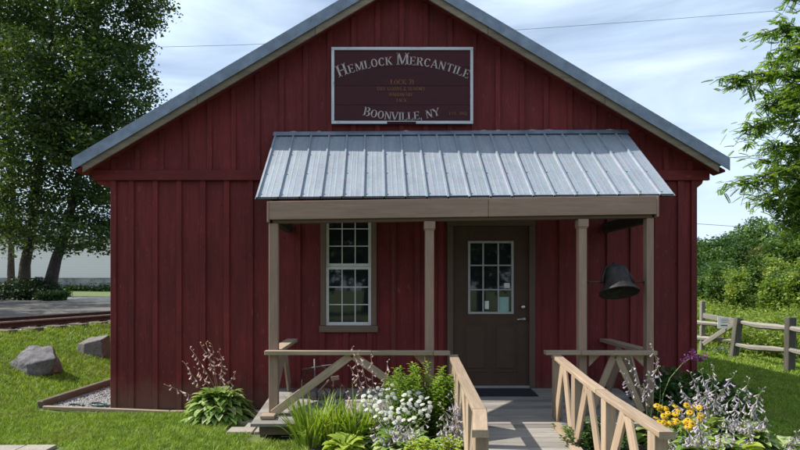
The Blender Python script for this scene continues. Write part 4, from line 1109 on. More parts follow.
def tree(name, base, tops, lobes, leaf, lsize, nclump, per, crad, mats, label, cat='tree', group=None, rs=None, trunk_r=0.35, branchn=120, hang=0.0, aspect=0.55, trunkmat='bark', curve=None, crownname='crown'):
    """base: foot; tops: trunk polyline points; lobes: (centre, radii) ellipsoids the crown fills"""
    rs = rs or np.random.default_rng(abs(hash(label)) % 1000)
    t = thing(name, base, label, cat, group)
    cs = []
    vol = np.array([l[1][0] * l[1][1] * l[1][2] for l in lobes]); cnt = (nclump * vol / vol.sum()).astype(int) + 1
    for (c, r), k in zip(lobes, cnt):
        v = rs.normal(0, 1, (k, 3)); v /= np.linalg.norm(v, axis=1)[:, None]; v *= (rs.uniform(0.1, 1, (k, 1)) ** 0.4)
        v *= 1 + 0.16 * np.sin(v[:, :1] * 7 + c[0]) * np.cos(v[:, 2:] * 6 + c[1])
        cs.append(np.array(c) + v * np.array(r))
    cs = np.concatenate(cs)
    pts, rb = clumps(cs, per, crad, rs)
    if hang: pts[:, 2] -= hang * rs.uniform(0, 1, len(pts)) ** 2
    V, F, r = leafset(pts, lsize, rs, aspect, 0.5, rb)
    # trunk and limbs
    m = MB(); tp = [Vector(base) - Vector((0, 0, 0.3))] + [Vector(p) for p in tops]
    nn = len(tp); m.tube(tp, [trunk_r * (1.25 if i == 0 else 1 - 0.75 * i / (nn - 1)) for i in range(nn)], 10)
    nodes = []
    for a, b, i in zip(tp[1:-1], tp[2:], range(1, nn - 1)):
        for k in range(6): nodes.append((a.lerp(b, k / 6), trunk_r * (1 - 0.75 * (i + k / 6) / (nn - 1)) * 0.6))
    order = sorted(rs.choice(len(cs), min(branchn, len(cs)), replace=False), key=lambda i: min((Vector(cs[i]) - q[0]).length for q in nodes[:12]))
    for i in order:
        c = Vector(cs[i]); best = min(nodes, key=lambda q: (c - q[0]).length + max(0, q[0].z - c.z) * 1.2 - q[1] * 2)
        p, r0_ = best; d = c - p
        if d.length < 0.3: continue
        q1 = p + d * 0.4 + Vector((0, 0, -0.06 * d.length)); q2 = p + d * 0.75 + Vector((0, 0, 0.03 * d.length)); rr0 = max(0.012, r0_ * 0.62)
        m.tube([p, q1, q2, c], [rr0, rr0 * 0.75, rr0 * 0.5, rr0 * 0.25], 6, cap=False)
        nodes += [(q1, rr0 * 0.8), (q2, rr0 * 0.6), (c, rr0 * 0.35)]
    tr = m.build('trunk', M[trunkmat], t, smooth=True)
    quads(crownname, V, F, M[mats], t, r)
    return t
rsA = np.random.default_rng(3)
# three big shade trees on the left
bA = G(11, 301); bA = P(11, 298, 36); bA.z = tz(bA.x, bA.y)
YB_ = 32.0
def B_(px, Y): p = P(px, 0, Y); return Vector((p.x, Y, tz(p.x, Y)))
def E(px, py, Y, rx, rz, ry=None):
    """ellipsoid lobe from pixel centre and pixel radii"""
    p = P(px, py, Y); k = Y / 600
    return ((p.x, p.y, p.z), (rx * k, (ry if ry else rx * k), rz * k))
b1 = B_(11, 37); b2 = B_(23, 32); b3 = B_(45, 31)
tree('shade_tree', b1, [P(11, 255, 37), P(13, 200, 37), P(10, 120, 37), P(5, 30, 37)],
     [E(-40, 60, 37, 85, 95, 4), E(-30, 165, 37, 80, 50, 4), E(10, 30, 39, 60, 70, 3.5), E(-10, 215, 38, 50, 28, 3)], 0, 0.25, 430, 64, 1.15, 'leafdark', 'tall dark tree behind the railway, its slim straight trunk leftmost of the three', group='shade trees beyond the railway', rs=np.random.default_rng(5), trunk_r=0.22, branchn=120)
tree('shade_tree', b2, [P(25, 265, 32), P(31, 235, 32), P(40, 150, 32), P(50, 60, 32), P(55, -20, 32)],
     [E(45, 0, 32, 62, 60, 3.8), E(30, 80, 31, 62, 55, 3.6), E(50, 150, 31, 60, 48, 3.4), E(20, 205, 31, 52, 30, 3.0), E(14, 236, 31, 40, 14, 2.4)], 0, 0.22, 560, 66, 1.0, 'leafdark', 'broad dark tree behind the railway with the thick middle trunk of the three', group='shade trees beyond the railway', rs=np.random.default_rng(6), trunk_r=0.32, branchn=150)
tree('shade_tree', b3, [P(56, 260, 31), P(66, 232, 31), P(82, 160, 31), P(92, 80, 31), P(100, 0, 31)],
     [E(112, 15, 31, 42, 60, 3.0), E(105, 85, 30.5, 52, 48, 3.2), E(92, 160, 31, 42, 48, 3.2), E(80, 232, 30.5, 34, 22, 2.6), E(118, 218, 31, 26, 26, 2.6), E(142, -20, 31, 24, 40, 2.2)], 0, 0.21, 560, 66, 0.95, 'leafdark', 'leafy tree behind the railway whose trunk leans to the right towards the store', group='shade trees beyond the railway', rs=np.random.default_rng(8), trunk_r=0.31, branchn=150)
def bush(base, lobes, lsize, nclump, per, crad, mat, label, cat='bush', group=None, seed=1, name='bush', aspect=0.55):
    top = [Vector(base) + Vector((0.05, 0, 0.3)), Vector(lobes[0][0])]
    return tree(name, base, top, lobes, 0, lsize, nclump, per, crad, mat, label, cat, group, np.random.default_rng(seed), trunk_r=0.05, branchn=25, aspect=aspect, crownname='foliage')
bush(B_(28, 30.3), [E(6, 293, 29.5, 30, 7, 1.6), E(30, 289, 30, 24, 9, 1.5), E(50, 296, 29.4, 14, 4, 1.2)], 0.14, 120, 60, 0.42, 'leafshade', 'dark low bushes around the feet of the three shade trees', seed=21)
bush(B_(55, 29.2), [E(54, 296, 29.2, 9, 5, 1.0)], 0.13, 40, 60, 0.3, 'leafbush', 'small dark bush at the edge of the parking lot right of the leaning trunk', seed=22)
for k_, (tx_, ty_) in enumerate(((-19.5, 15.5), (-23.5, 24.5))):
    b_ = Vector((tx_, ty_, tz(tx_, ty_)))
    tree('shade_tree', b_, [b_ + Vector((0, 0, 3)), b_ + Vector((0.3, 0, 9))], [((tx_, ty_, 8.5), (5.2, 4.6, 3.8))], 0, 0.34, 190, 44, 1.0, 'leafdark', ('shade tree past the left edge, nearer the railway', 'shade tree past the left edge, farther down the parking lot')[k_], group='shade trees beyond the railway', rs=np.random.default_rng(95 + k_), trunk_r=0.3, branchn=60)
ux = nrng.uniform(-42, -20, 5000); uy = nrng.normal(61.3, 0.3, 5000); uz = tzv(ux, uy) + np.abs(nrng.normal(0, 0.32, 5000))
V, F, r = leafset(np.stack([ux, uy, uz], 1), 0.28, nrng); tag(quads('undergrowth', V, F, M['leafbush'], None, r), kind='stuff')
# white building beyond
wb = thing('long_white_building', (-40, 66, 1), 'long white clapboard building on a stone foundation beyond the trees', 'building')
m = MB(); m.box(-90, -14, 62, 76, 2.55, 6.9); m.build('wall', M['siding'], wb)
m = MB(); m.box(-89.9, -14.1, 62.05, 75.9, 0.4, 2.54); m.build('foundation', M['stone'], wb)
m = MB(); m.prism([(-91, 61.2, 6.8), (-91, 69, 10.4), (-91, 76.8, 6.8), (-91, 76.8, 6.6), (-91, 61.2, 6.6)], (78, 0, 0), axis=0); m.build('roof', M['galvdark'], wb)

# right hand trees
rsR = np.random.default_rng(31)
def feathery(base, tops, branches, label, seed, lsize=0.30, group=None):
    """a tree with compound leaves hung along arching branches; branches: polylines"""
    rs = np.random.default_rng(seed)
    t = thing('locust_tree', base, label, 'tree', group)
    m = MB(); tp = [Vector(base) - Vector((0, 0, 0.2))] + [Vector(p) for p in tops]
    m.tube(tp, [0.2, 0.17] + [0.15 - 0.1 * i / len(tp) for i in range(len(tp) - 2)], 10)
    Vs = []; Rn = []
    def leaves_along(a, b, n, sp):
        for _ in range(n):
            q = a.lerp(b, rs.uniform(0, 1)) + Vector(rs.normal(0, sp, 3))
            d = Vector((rs.normal(0, 1), rs.normal(0, 1), rs.normal(-0.2, 0.4))).normalized()
            L = lsize * rs.uniform(0.6, 1.25); sd_ = d.cross(Vector((0, 0, 1)))
            if sd_.length < 0.05: continue
            sd_.normalize(); un = sd_.cross(d); k = 6; base_r = rs.uniform(0, 1)
            for i in range(1, k + 1):
                c = q + d * (L * i / k) - Vector((0, 0, 0.18 * L * (i / k) ** 2)); ll = L * 0.36 * (1 - 0.45 * abs(i / k - 0.45)); w = ll * 0.5
                for s_ in (-1, 1):
                    dd = (sd_ * s_ + d * 0.45 - Vector((0, 0, 0.25))).normalized(); e = c + dd * ll; mid_ = c + dd * ll * 0.5; o_ = d * w
                    Vs.extend([c, mid_ + o_, e, mid_ - o_]); Rn.extend([min(1, max(0, base_r + rs.normal(0, 0.12)))] * 4)
    for br in branches:
        pts = [Vector(p) for p in br['p']]; r0_ = br.get('r', 0.05); n = len(pts)
        m.tube(pts, [r0_ * (1 - 0.85 * i / (n - 1)) for i in range(n)], 6, cap=False)
        for a, b in zip(pts[br.get('skip', 0):-1], pts[br.get('skip', 0) + 1:]):
            L = (b - a).length
            for _ in range(max(1, int(L * br.get('tw', 5) * 3.6))):
                s0 = a.lerp(b, rs.uniform(0, 1)); d = (b - a).normalized() * 0.5 + Vector((rs.normal(0, 0.6), rs.normal(0, 0.6), rs.normal(-0.05, 0.32))); tl = rs.uniform(0.3, 0.8) * br.get('tl', 1.0)
                e = s0 + d.normalized() * tl - Vector((0, 0, 0.10 * tl)); m.tube([s0, s0.lerp(e, 0.5) + Vector((0, 0, 0.03)), e], [0.009, 0.006, 0.003], 4, cap=False)
                leaves_along(s0, e, br.get('n', 7), 0.05)
    m.build('trunk', M['bark'], t, smooth=True)
    V = np.array([tuple(v) for v in Vs]); quads('crown', V, np.arange(len(V)).reshape(-1, 4), M['leaflocust'], t, np.array(Rn))
    return t
tb = Vector((10.9, 12.6, 0)); YR = 12.6
def Z(px, py, Y=YR): return P(px, py, Y)
brs = [
 dict(p=[Z(894, 235), Z(852, 190), Z(812, 160, 12.2), Z(775, 172, 12.0), Z(738, 184, 11.8)], r=0.045, skip=1, tw=6, n=7, tl=.8),
 dict(p=[Z(894, 150), Z(850, 102), Z(810, 80, 12.3), Z(770, 72, 12.1), Z(731, 79, 12)], r=0.055, skip=1, tw=6.5, n=8, tl=.75),
 dict(p=[Z(892, 90), Z(850, 50), Z(815, 30, 12.6), Z(785, 26, 12.5), Z(762, 34, 12.5)], r=0.05, skip=1, tw=6, n=7, tl=.7),
 dict(p=[Z(892, 40), Z(850, 0), Z(815, -14, 12.8), Z(794, -9, 12.6)], r=0.04, skip=1, tw=6, n=8, tl=.7),
 dict(p=[Z(893, 200), Z(850, 140), Z(815, 120, 12.6), Z(782, 122, 12.6), Z(744, 128, 12.4)], r=0.05, skip=1, tw=6, n=7, tl=.7),
 dict(p=[Z(893, 170), Z(850, 120), Z(820, 100, 13.2), Z(790, 98, 13.2), Z(765, 105, 13.2)], r=0.05, skip=1, tw=7, n=9, tl=.9),
 dict(p=[Z(893, 230), Z(860, 205), Z(825, 190, 13.1), Z(795, 178, 13), Z(768, 160, 12.9)], r=0.045, skip=1, tw=7, n=9, tl=.9),
 dict(p=[Z(893, 250), Z(860, 235), Z(825, 214, 12.7), Z(795, 205, 12.7), Z(762, 198, 12.6)], r=0.045, skip=1, tw=6, n=8, tl=.8),
 dict(p=[Z(893, 120), Z(860, 80), Z(830, 62, 13.3), Z(800, 55, 13.3), Z(778, 58, 13.3)], r=0.045, skip=1, tw=7, n=9, tl=.8),
 dict(p=[Z(893, 215), Z(870, 150), Z(840, 140, 12.2), Z(812, 145, 12.2), Z(790, 148, 12.1)], r=0.045, skip=0, tw=7, n=10, tl=.9),
 dict(p=[Z(893, 140), Z(860, 110, 12.9), Z(832, 96, 13), Z(802, 88, 13.2), Z(776, 92, 13.3)], r=0.04, skip=1, tw=7, n=9, tl=.9),
 dict(p=[Z(893, 210), Z(862, 175, 12.9), Z(834, 158, 13), Z(806, 150, 13.2), Z(772, 146, 13.3)], r=0.04, skip=1, tw=7, n=9, tl=.9),
 dict(p=[Z(893, 245), Z(862, 225, 12.9), Z(834, 205, 12.6), Z(806, 190, 12.4), Z(778, 192, 12.3)], r=0.04, skip=1, tw=7, n=9, tl=.9),
 dict(p=[Z(893, 255), Z(862, 248, 12.9), Z(834, 236, 12.9), Z(806, 226, 12.8), Z(782, 220, 12.8)], r=0.04, skip=1, tw=7, n=9, tl=.9),
 dict(p=[Z(893, 100), Z(862, 66, 12.4), Z(836, 48, 12.2), Z(812, 42, 12.1), Z(786, 48, 12)], r=0.04, skip=1, tw=7, n=9, tl=.8),
 dict(p=[Z(893, 180), Z(866, 130, 12.2), Z(840, 116, 12.0), Z(815, 106, 11.9), Z(789, 112, 11.8)], r=0.04, skip=1, tw=7, n=9, tl=.8),
 dict(p=[Z(893, 60), Z(900, 0), Z(880, -60), Z(860, -110)], r=0.06, skip=0, tw=9, n=9, tl=1.6),
 dict(p=[Z(895, 100), Z(930, 40), Z(960, 0), Z(985, -20)], r=0.06, skip=1, tw=8, n=9, tl=1.5),
]
feathery(tb, [Z(895, 250), Z(893, 120), Z(895, 0), Z(892, -80)], brs, 'feathery leaved tree reaching into the picture over the rail fence', 41, 0.175)
# tree line and brush
RG = 'trees in the green thicket beyond the fence'
def rtree(px, Y, lobes, mat, label, seed, ls=0.17, nc=120, per=95, cr=0.7, tr=0.16, nb=45):
    b = Vector((pxx(px, Y), Y, 0)); return tree('tree', b, [Vector((b.x, b.y, 1.2)), Vector(lobes[0][0])], lobes, 0, ls, nc, per, cr, mat, label, 'tree', RG, np.random.default_rng(seed), trunk_r=tr, branchn=nb)
rtree(756, 38, [E(757, 238, 38, 18, 18, 2.4), E(742, 258, 37, 20, 22, 2.4), E(770, 262, 37, 18, 24, 2.2)], 'leafmid', 'round topped dark green tree, tallest of the thicket beyond the gate', 51, nc=210)
rtree(716, 36, [E(716, 262, 36, 18, 26, 2.3), E(700, 268, 37, 16, 24, 2.2), E(731, 252, 38, 12, 18, 2)], 'leafbush', 'dark green tree next to the right wall of the store', 52, nc=190)
rtree(800, 30, [E(806, 244, 30, 24, 30, 2.2), E(796, 268, 30, 24, 22, 2.0), E(812, 215, 31, 20, 22, 2)], 'leafmid', 'bright leafy tree below the feathery branches at the thicket edge', 53, nc=200, ls=0.16)
rtree(776, 34, [E(776, 262, 33, 12, 14, 1.4), E(770, 252, 33, 8, 10, 1.2)], 'leafolive', 'small tree with reddish olive leaves inside the thicket', 54, nc=60, ls=0.15)
rtree(850, 27, [E(850, 235, 27, 36, 50, 2.4), E(840, 180, 27, 26, 34, 2)], 'leafmid', 'broad leafy tree just beyond the right end of the fence', 55, nc=170, ls=0.16)
rtree(680, 44, [E(676, 262, 44, 28, 26, 3)], 'leafbush', 'dark tree hiding behind the right wall of the store', 56, nc=120)
BGp = 'shrubs and weeds in front of the thicket'
for i, (px, Y, py, rx, rz, mat, lab) in enumerate([
    (705, 28, 290, 20, 22, 'leafmid', 'mid green shrub behind the gate post'),
    (742, 26, 288, 24, 16, 'leafyellow', 'yellow green shrub behind the small white notice'),
    (766, 27, 276, 16, 16, 'leafyellow', 'light green pointed shrub below the reddish olive tree'),
    (792, 23, 290, 24, 22, 'leafmid', 'leafy green shrub behind the thick dark fence post'),
    (832, 22, 292, 30, 30, 'leafmid', 'large green shrub past the right end of the fence'),
    (722, 31, 276, 22, 16, 'leafbush', 'dark green shrub under the tree beside the store')]):
    bush(Vector((pxx(px, Y), Y, 0)), [E(px, py, Y, rx, rz, 1.3), E(px + rx * .5, py + 8, Y - .4, rx * .7, rz * .8, 1.1), E(px - rx * .5, py + 9, Y - .3, rx * .7, rz * .7, 1.1)], 0.12, 130, 75, 0.40, mat, lab, 'shrub', BGp, 60 + i, 'shrub')

for i, (px, Y, py, rx, rz, mat, lab) in enumerate([
    (716, 24, 282, 6, 18, 'leafmid', 'slim leafy sapling rising behind the gate board'),
    (737, 23, 286, 7, 14, 'leafyellow', 'slim yellow green sapling behind the leaning fence post'),
    (755, 24, 272, 6, 20, 'leafmid', 'tallest slim sapling between the two right fence posts'),
    (772, 21, 290, 7, 14, 'leafyellow', 'short pale sapling left of the thick dark fence post'),
    (797, 20, 278, 7, 20, 'leafyellow', 'pale sapling right of the thick dark fence post')]):
    bush(Vector((pxx(px, Y), Y, 0)), [E(px, py, Y, rx, rz, 0.4), E(px + 3, py + 16, Y, rx * 1.4, rz * .6, 0.5), E(px - 3, py + 8, Y, rx * .9, rz * .6, 0.4)], 0.11, 90, 34, 0.24, mat, lab, 'sapling', 'saplings behind the rail fence', 80 + i, 'sapling')
# tall weeds beyond the fence (one mass)
def weeds(xs, ys, hs, rs, w=0.02, seg=4):
    n = len(xs); z0 = tzv(xs, ys); a = rs.uniform(0, 6.28, n); lean = rs.normal(0, 0.18, (n, 2))
    V = []; 
    dx = np.cos(a) * w; dy = np.sin(a) * w
    for k in range(seg):
        t = k / (seg - 1); ww = (1 - t) * 1.0 + 0.02
        cx = xs + lean[:, 0] * hs * t * t; cy = ys + lean[:, 1] * hs * t * t; cz = z0 + hs * t * (1 - 0.12 * t)
        V.append(np.stack([cx - dx * ww, cy - dy * ww, cz], 1)); V.append(np.stack([cx + dx * ww, cy + dy * ww, cz], 1))
    V = np.stack(V, 1)  # n, 2seg, 3
    F = []
    for k in range(seg - 1): F.append(np.stack([np.arange(n) * 2 * seg + 2 * k + j for j in (0, 1, 3, 2)], 1))
    return V.reshape(-1, 3), np.concatenate(F), np.repeat(rs.uniform(0, 1, n), 2 * seg)
rsW = np.random.default_rng(77)
n = 36000
wy = rsW.uniform(13.0, 27, n); wx = rsW.uniform(0.50, 0.80, n) * wy
keep = wx > 8.85 + 0.25 * np.sin(wy * 2.1)
wx = wx[keep]; wy = wy[keep]
hh_ = rsW.uniform(0.3, 1.35, len(wx)) * (0.75 + 0.25 * np.sin(wx * 1.3) * np.cos(wy * 0.9))
V, F, r = weeds(wx, wy, hh_, rsW, 0.014)
pts = np.stack([wx, wy, tzv(wx, wy) + hh_ * rsW.uniform(0.3, 1.0, len(wx))], 1)
pts = np.concatenate([pts + rsW.normal(0, 0.06, pts.shape) for _ in range(3)])
V2, F2_, r2 = leafset(pts, 0.10, rsW, 0.4)
tag(quads('weeds', np.concatenate([V, V2]), np.concatenate([F, F2_ + len(V)]), M['leafyellow'], None, np.concatenate([r, r2])), kind='stuff')

# ------------------------------------------------------------------ lawn grass
def in_poly_excl(x, y):
    e = (x > XL - 0.02) & (x < XR + 0.02) & (y > YW - 0.06)
    e |= (x > -1.34) & (x < 3.15) & (y > 6.12)                       # porch
    e |= (x > -1.65) & (x < -0.75) & (y > 6.47)                      # pavers
    e |= (x > 0.45) & (x < 2.05) & (y < 6.3)                         # ramp
    e |= (x > -0.66 + 0.03 * np.sin(y * 9)) & (x < 0.6) & (y > 4.6) & (y < 6.3)             # left bed
    e |= (x > 1.9) & (x < 3.75) & (y > 4.6) & (y < 7.8)              # right bed
    e |= (x < -3.02) & (y < 5.99) & (y > 5.3)                        # paved path
    sd_ = (x - p0.x) * ed.y - (y - p0.y) * ed.x
    e |= (sd_ > -0.03) & (y > 7.5) & (x < -3.3) & (y < 10)
    e |= (y > 7.52) & (y < 7.8) & (x > -4.2) & (x < 0)
    e |= (x - TK * y + 9.13) < 0.3
    return e
rsG = np.random.default_rng(99)
def lawn(y0, y1, dens, w, h0, h1, xlim=(-0.70, 0.78)):
    xa, xb = xlim[0] * y1 - 0.6, xlim[1] * y1 + 0.6; n = int((xb - xa) * (y1 - y0) * dens)
    x = rsG.uniform(xa, xb, n); y = rsG.uniform(y0, y1, n)
    k = (x > xlim[0] * y - 0.5) & (x < xlim[1] * y + 0.5) & ~in_poly_excl(x, y); x = x[k]; y = y[k]; n = len(x)
    patch = 0.5 + 0.5 * np.sin(x * 3.1 + 1.3 * np.sin(y * 2.3)) * np.cos(y * 2.7 + np.sin(x * 1.9))
    fine = 0.5 + 0.5 * np.sin(x * 17 + 3 * np.sin(y * 13)) * np.cos(y * 15)
    h = rsG.uniform(h0, h1, n) * (0.65 + 0.35 * patch + 0.5 * fine); a = rsG.uniform(0, 6.28, n); ln = rsG.normal(0, 0.55, (n, 2)); z = tzv(x, y)
    A = np.stack([x - np.cos(a) * w, y - np.sin(a) * w, z - 0.005], 1); B = np.stack([x + np.cos(a) * w, y + np.sin(a) * w, z - 0.005], 1)
    mx = x + ln[:, 0] * h * 0.35; my = y + ln[:, 1] * h * 0.35
    D = np.stack([mx - np.cos(a) * w * .8, my - np.sin(a) * w * .8, z + h * 0.6], 1); C = np.stack([mx + np.cos(a) * w * .8, my + np.sin(a) * w * .8, z + h * 0.6], 1)
    T = np.stack([x + ln[:, 0] * h, y + ln[:, 1] * h, z + h * 0.95], 1)
    V = np.stack([A, B, C, D, T], 1).reshape(-1, 3); i = np.arange(n) * 5
    F = np.concatenate([np.stack([i, i + 1, i + 2], 1), np.stack([i, i + 2, i + 3], 1), np.stack([i + 3, i + 2, i + 4], 1)])
    r = np.clip(rsG.normal(0.38, 0.20, n) + 0.10 * (patch - .5) + (rsG.uniform(0, 1, n) < 0.05) * 0.5, 0, 1)
    return V, F, np.repeat(r, 5)
parts = [lawn(5.2, 8.0, 9000, 0.0030, 0.012, 0.060), lawn(8.0, 11.0, 4200, 0.0045, 0.015, 0.065), lawn(11.0, 17.0, 1500, 0.008, 0.02, 0.075)]
VV = []; FF = []; RRn = []; o_ = 0
for V, F, r in parts: VV.append(V); FF.append(F + o_); RRn.append(r); o_ += len(V)
tag(quads('grass', np.concatenate(VV), np.concatenate(FF), M['grass'], None, np.concatenate(RRn)), kind='stuff')

# ------------------------------------------------------------------ planting beds
def patch_sheet(name, poly, z, mat):
    m = MB(); m.add([(x, y, z) for x, y in poly], [tuple(range(len(poly)))]); return tag(m.build(name, mat), kind='structure')
patch_sheet('soil', [(-0.62, 4.6), (0.56, 4.6), (0.72, 6.22), (-0.75, 6.22)], 0.012, M['soil'])
patch_sheet('soil', [(2.0, 4.6), (3.45, 4.6), (3.75, 6.5), (3.70, 7.7), (3.1, 7.7), (1.95, 6.2)], 0.012, M['soil'])
def leaf_blade(Vs, Fs, Rs, base, dirv, L, w, droop, r, seg=5, cup=0.18, shape='ovate', tilt=0.9):
    """an arching leaf: rises along dirv then droops"""
    d = Vector((dirv[0], dirv[1], 0)); 
    if d.length < 1e-4: d = Vector((1, 0, 0))
    d.normalize(); s = Vector((-d.y, d.x, 0)); o = len(Vs)
    for k in range(seg + 1):
        t = k / seg
        c = Vector(base) + d * (L * t * (0.35 + 0.65 * tilt)) + Vector((0, 0, L * (dirv[2] * t - droop * t * t)))
        if shape == 'ovate': ww = w * (math.sin(math.pi * min(1, t ** 0.75)) ** 0.8 if 0 < t < 1 else 0.02)
        elif shape == 'hosta': ww = w * (0.05 if t < 0.3 else math.sin(math.pi * ((t - 0.3) / 0.7) ** 0.7) ** 0.8 if t < 1 else 0.02)
        else: ww = w * (1 - t) ** 0.6 if t < 1 else 0.01 * w
        Vs += [c - s * ww * .5 + Vector((0, 0, cup * ww)), c, c + s * ww * .5 + Vector((0, 0, cup * ww))]
        rr = r + (0.35 if shape == 'hosta' else 0); Rs += [min(1, rr), r, min(1, rr)]
    for k in range(seg):
        a = o + 3 * k; Fs += [(a, a + 1, a + 4, a + 3), (a + 1, a + 2, a + 5, a + 4)]
def bells(Vs, Fs, Rs, p, d, L, w, r):
    """a drooping six sided bell blossom"""
    d = Vector(d).normalized(); u = d.cross(Vector((0.3, 0.2, 0.9))).normalized(); v = d.cross(u); o = len(Vs); n = 6
    for t, q in ((0, 0.12), (0.45, 0.38), (0.8, 0.55), (1.0, 1.0)):
        for k in range(n):
            a = 2 * math.pi * k / n; tip = 0.12 * L if (t == 1.0 and k % 2) else 0
            Vs.append(Vector(p) + d * (L * t + tip) + (u * math.cos(a) + v * math.sin(a)) * (w * q * .5)); Rs.append(min(1, r + 0.3 * t))
    for i in range(3):
        for k in range(n): Fs.append((o + i * n + k, o + i * n + (k + 1) % n, o + (i + 1) * n + (k + 1) % n, o + (i + 1) * n + k))
def arr(Vs, Fs, name, mat, parent, Rs, smooth=True):
    V = np.array([tuple(v) for v in Vs]); return quads(name, V, np.array(Fs), mat, parent, np.array(Rs), smooth)
def scape(parent, rs, base, top, nb, bl=0.05, mat='bell', stem='stem', frac=0.45, dens=1.0, bw=0.029):
    base = Vector(base); top = Vector(top); m = MB(); bend = Vector((rs.normal(0, .03), rs.normal(0, .03), 0)); pts = []
    for k in range(8):
        t = k / 7; p = base.lerp(top, t); p.x += (top.x - base.x) * (t * t - t) * 0.5; p.y += (top.y - base.y) * (t * t - t) * 0.5; p += bend * math.sin(math.pi * t); pts.append(p)
    m.tube(pts, [0.0042 - 0.0024 * k / 7 for k in range(8)], 5); st = m.build('flower_stalk', M[stem], parent, smooth=True)
    Vs, Fs, Rs = [], [], []
    for i in range(nb):
        t = 1 - frac * (i / max(1, nb - 1)) ** 1.1; f = t * 7; k = min(6, int(f)); p = pts[k].lerp(pts[k + 1], f - k)
        a = rs.uniform(0, 6.28); out = Vector((math.cos(a), math.sin(a), 0)); L = bl * rs.uniform(0.6, 1.2) * (0.45 if i < nb * 0.18 else 1)
        bells(Vs, Fs, Rs, p + out * 0.006, out * rs.uniform(0.35, 1.0) + Vector((0, 0, rs.uniform(-1.1, -0.3) if i >= nb * 0.18 else 0.4)), L, bw * rs.uniform(0.6, 1.15) * (0.6 if i < nb * 0.18 else 1), rs.uniform(0, 0.7))
    arr(Vs, Fs, 'blossoms', M[mat], st, Rs)
def hosta(c, rad, h, nl, label, stalks, seed, mat='hosta', bmat='bell', stem='stem', lw=0.13, ll=0.24, nb=12, group='hosta plants round the porch', frac=0.45, bl=0.058):
    rs = np.random.default_rng(seed); t = thing('hosta_plant', c, label, 'plant', group); Vs, Fs, Rs = [], [], []
    for i in range(nl):
        a = rs.uniform(0, 6.28); q = (i / nl); rr = rad * (0.05 + 0.55 * q) * rs.uniform(0.55, 1)
        b = Vector(c) + Vector((math.cos(a) * rr * 0.62, math.sin(a) * rr * 0.55, h * (0.10 + 0.62 * (1 - q * q)) * rs.uniform(0.8, 1.1)))
        L = ll * rs.uniform(0.75, 1.2) * (rad / 0.45 + 0.4) / 1.4
        leaf_blade(Vs, Fs, Rs, b, (math.cos(a), math.sin(a), 0.85 - 0.5 * q + rs.uniform(-.2, .3)), L * (1 + 0.1 * q), lw * rs.uniform(0.7, 1.2), 0.55 + 0.1 * q, rs.uniform(0, 0.6), 6, 0.16, 'hosta')
    arr(Vs, Fs, 'leaves', M[mat], t, Rs)
    for (tx, ty, tzz) in stalks:
        a = rs.uniform(0, 6.28); scape(t, rs, Vector(c) + Vector((math.cos(a) * .05, math.sin(a) * .05, h * 0.3)), (tx, ty, tzz), nb, bl, bmat, stem, frac)
    return t
def S_(px, py, Y): p = P(px, py, Y); return (p.x, p.y, p.z)
# hosta by the left wall
c = Vector((pxx(219, 7.2), 7.2, 0))
hosta(c, 0.80, 0.36, 520, 'variegated hosta at the foot of the red wall with faded pinkish flowers', [S_(166, 385, 7.1), S_(184, 362, 7.2), S_(190, 348, 7.3), S_(200, 343, 7.2), S_(206, 342, 7.35), S_(212, 344, 7.2), S_(219, 350, 7.3), S_(196, 368, 7.0), S_(222, 358, 7.1), S_(236, 372, 7.25)], 3, bmat='palebell', stem='drystem', nb=9, frac=0.42, ll=0.135, lw=0.095)
# left bed
c = Vector((pxx(388, 5.75), 5.75, 0.0))
hosta(Vector((pxx(372, 5.95), 5.95, 0)), 0.22, 0.18, 80, 'hosta with tall thin pale flower stalks in the middle of the left bed', [S_(352, 347, 5.95), S_(358, 352, 5.9), S_(350, 366, 5.9), S_(371, 355, 6.0), S_(388, 360, 5.95), S_(346, 392, 5.8)], 5, nb=11, bl=0.042, frac=0.4, stem='drystem', bmat='palebell')
hosta(Vector((pxx(402, 5.35), 5.35, 0)), 0.40, 0.24, 130, 'hosta heavy with lavender white bells in front of the daisies', [S_(x, y, 5.35 + rng.uniform(-.25, .25)) for x, y in ((378, 420), (386, 424), (394, 418), (402, 422), (410, 420), (418, 426), (424, 430), (392, 434), (404, 436), (415, 440), (382, 438), (428, 420), (370, 430), (376, 441), (398, 428), (408, 444), (421, 436), (388, 445))], 6, nb=15, frac=0.55)
hosta(Vector((pxx(455, 5.2), 5.2, 0)), 0.28, 0.24, 90, 'hosta with lavender bells against the left ramp railing', [S_(x, y, 5.15 + rng.uniform(-.2, .15)) for x, y in ((441, 405), (447, 396), (453, 394), (458, 402), (463, 398), (450, 410), (460, 412), (444, 418), (456, 420), (466, 414), (438, 424))], 7, nb=13, frac=0.5)
hosta(Vector((pxx(345, 5.6), 5.6, 0)), 0.28, 0.16, 80, 'small bright leaved hosta at the front of the left bed', [], 8, mat='chart', lw=0.10)
def lily(c, n, L, rad, label, seed, group=None, mat='lily'):
    rs = np.random.default_rng(seed); t = thing('daylily_clump', c, label, 'plant', group); Vs, Fs, Rs = [], [], []
    for i in range(n):
        a = rs.uniform(0, 6.28); q = rs.uniform(0, 1) ** 0.7; b = Vector(c) + Vector((math.cos(a) * rad * q, math.sin(a) * rad * q * 0.7, 0)); a2 = a + rs.normal(0, 0.5)
        leaf_blade(Vs, Fs, Rs, b, (math.cos(a2), math.sin(a2), rs.uniform(1.0, 1.5)), L * rs.uniform(0.6, 1.1), 0.027, rs.uniform(0.25, 0.75), rs.uniform(0, 1), 5, 0.2, 'strap', rs.uniform(-0.3, 0.5))
    arr(Vs, Fs, 'leaves', M[mat], t, Rs); return t
LG = 'strappy daylily clumps in the left bed'
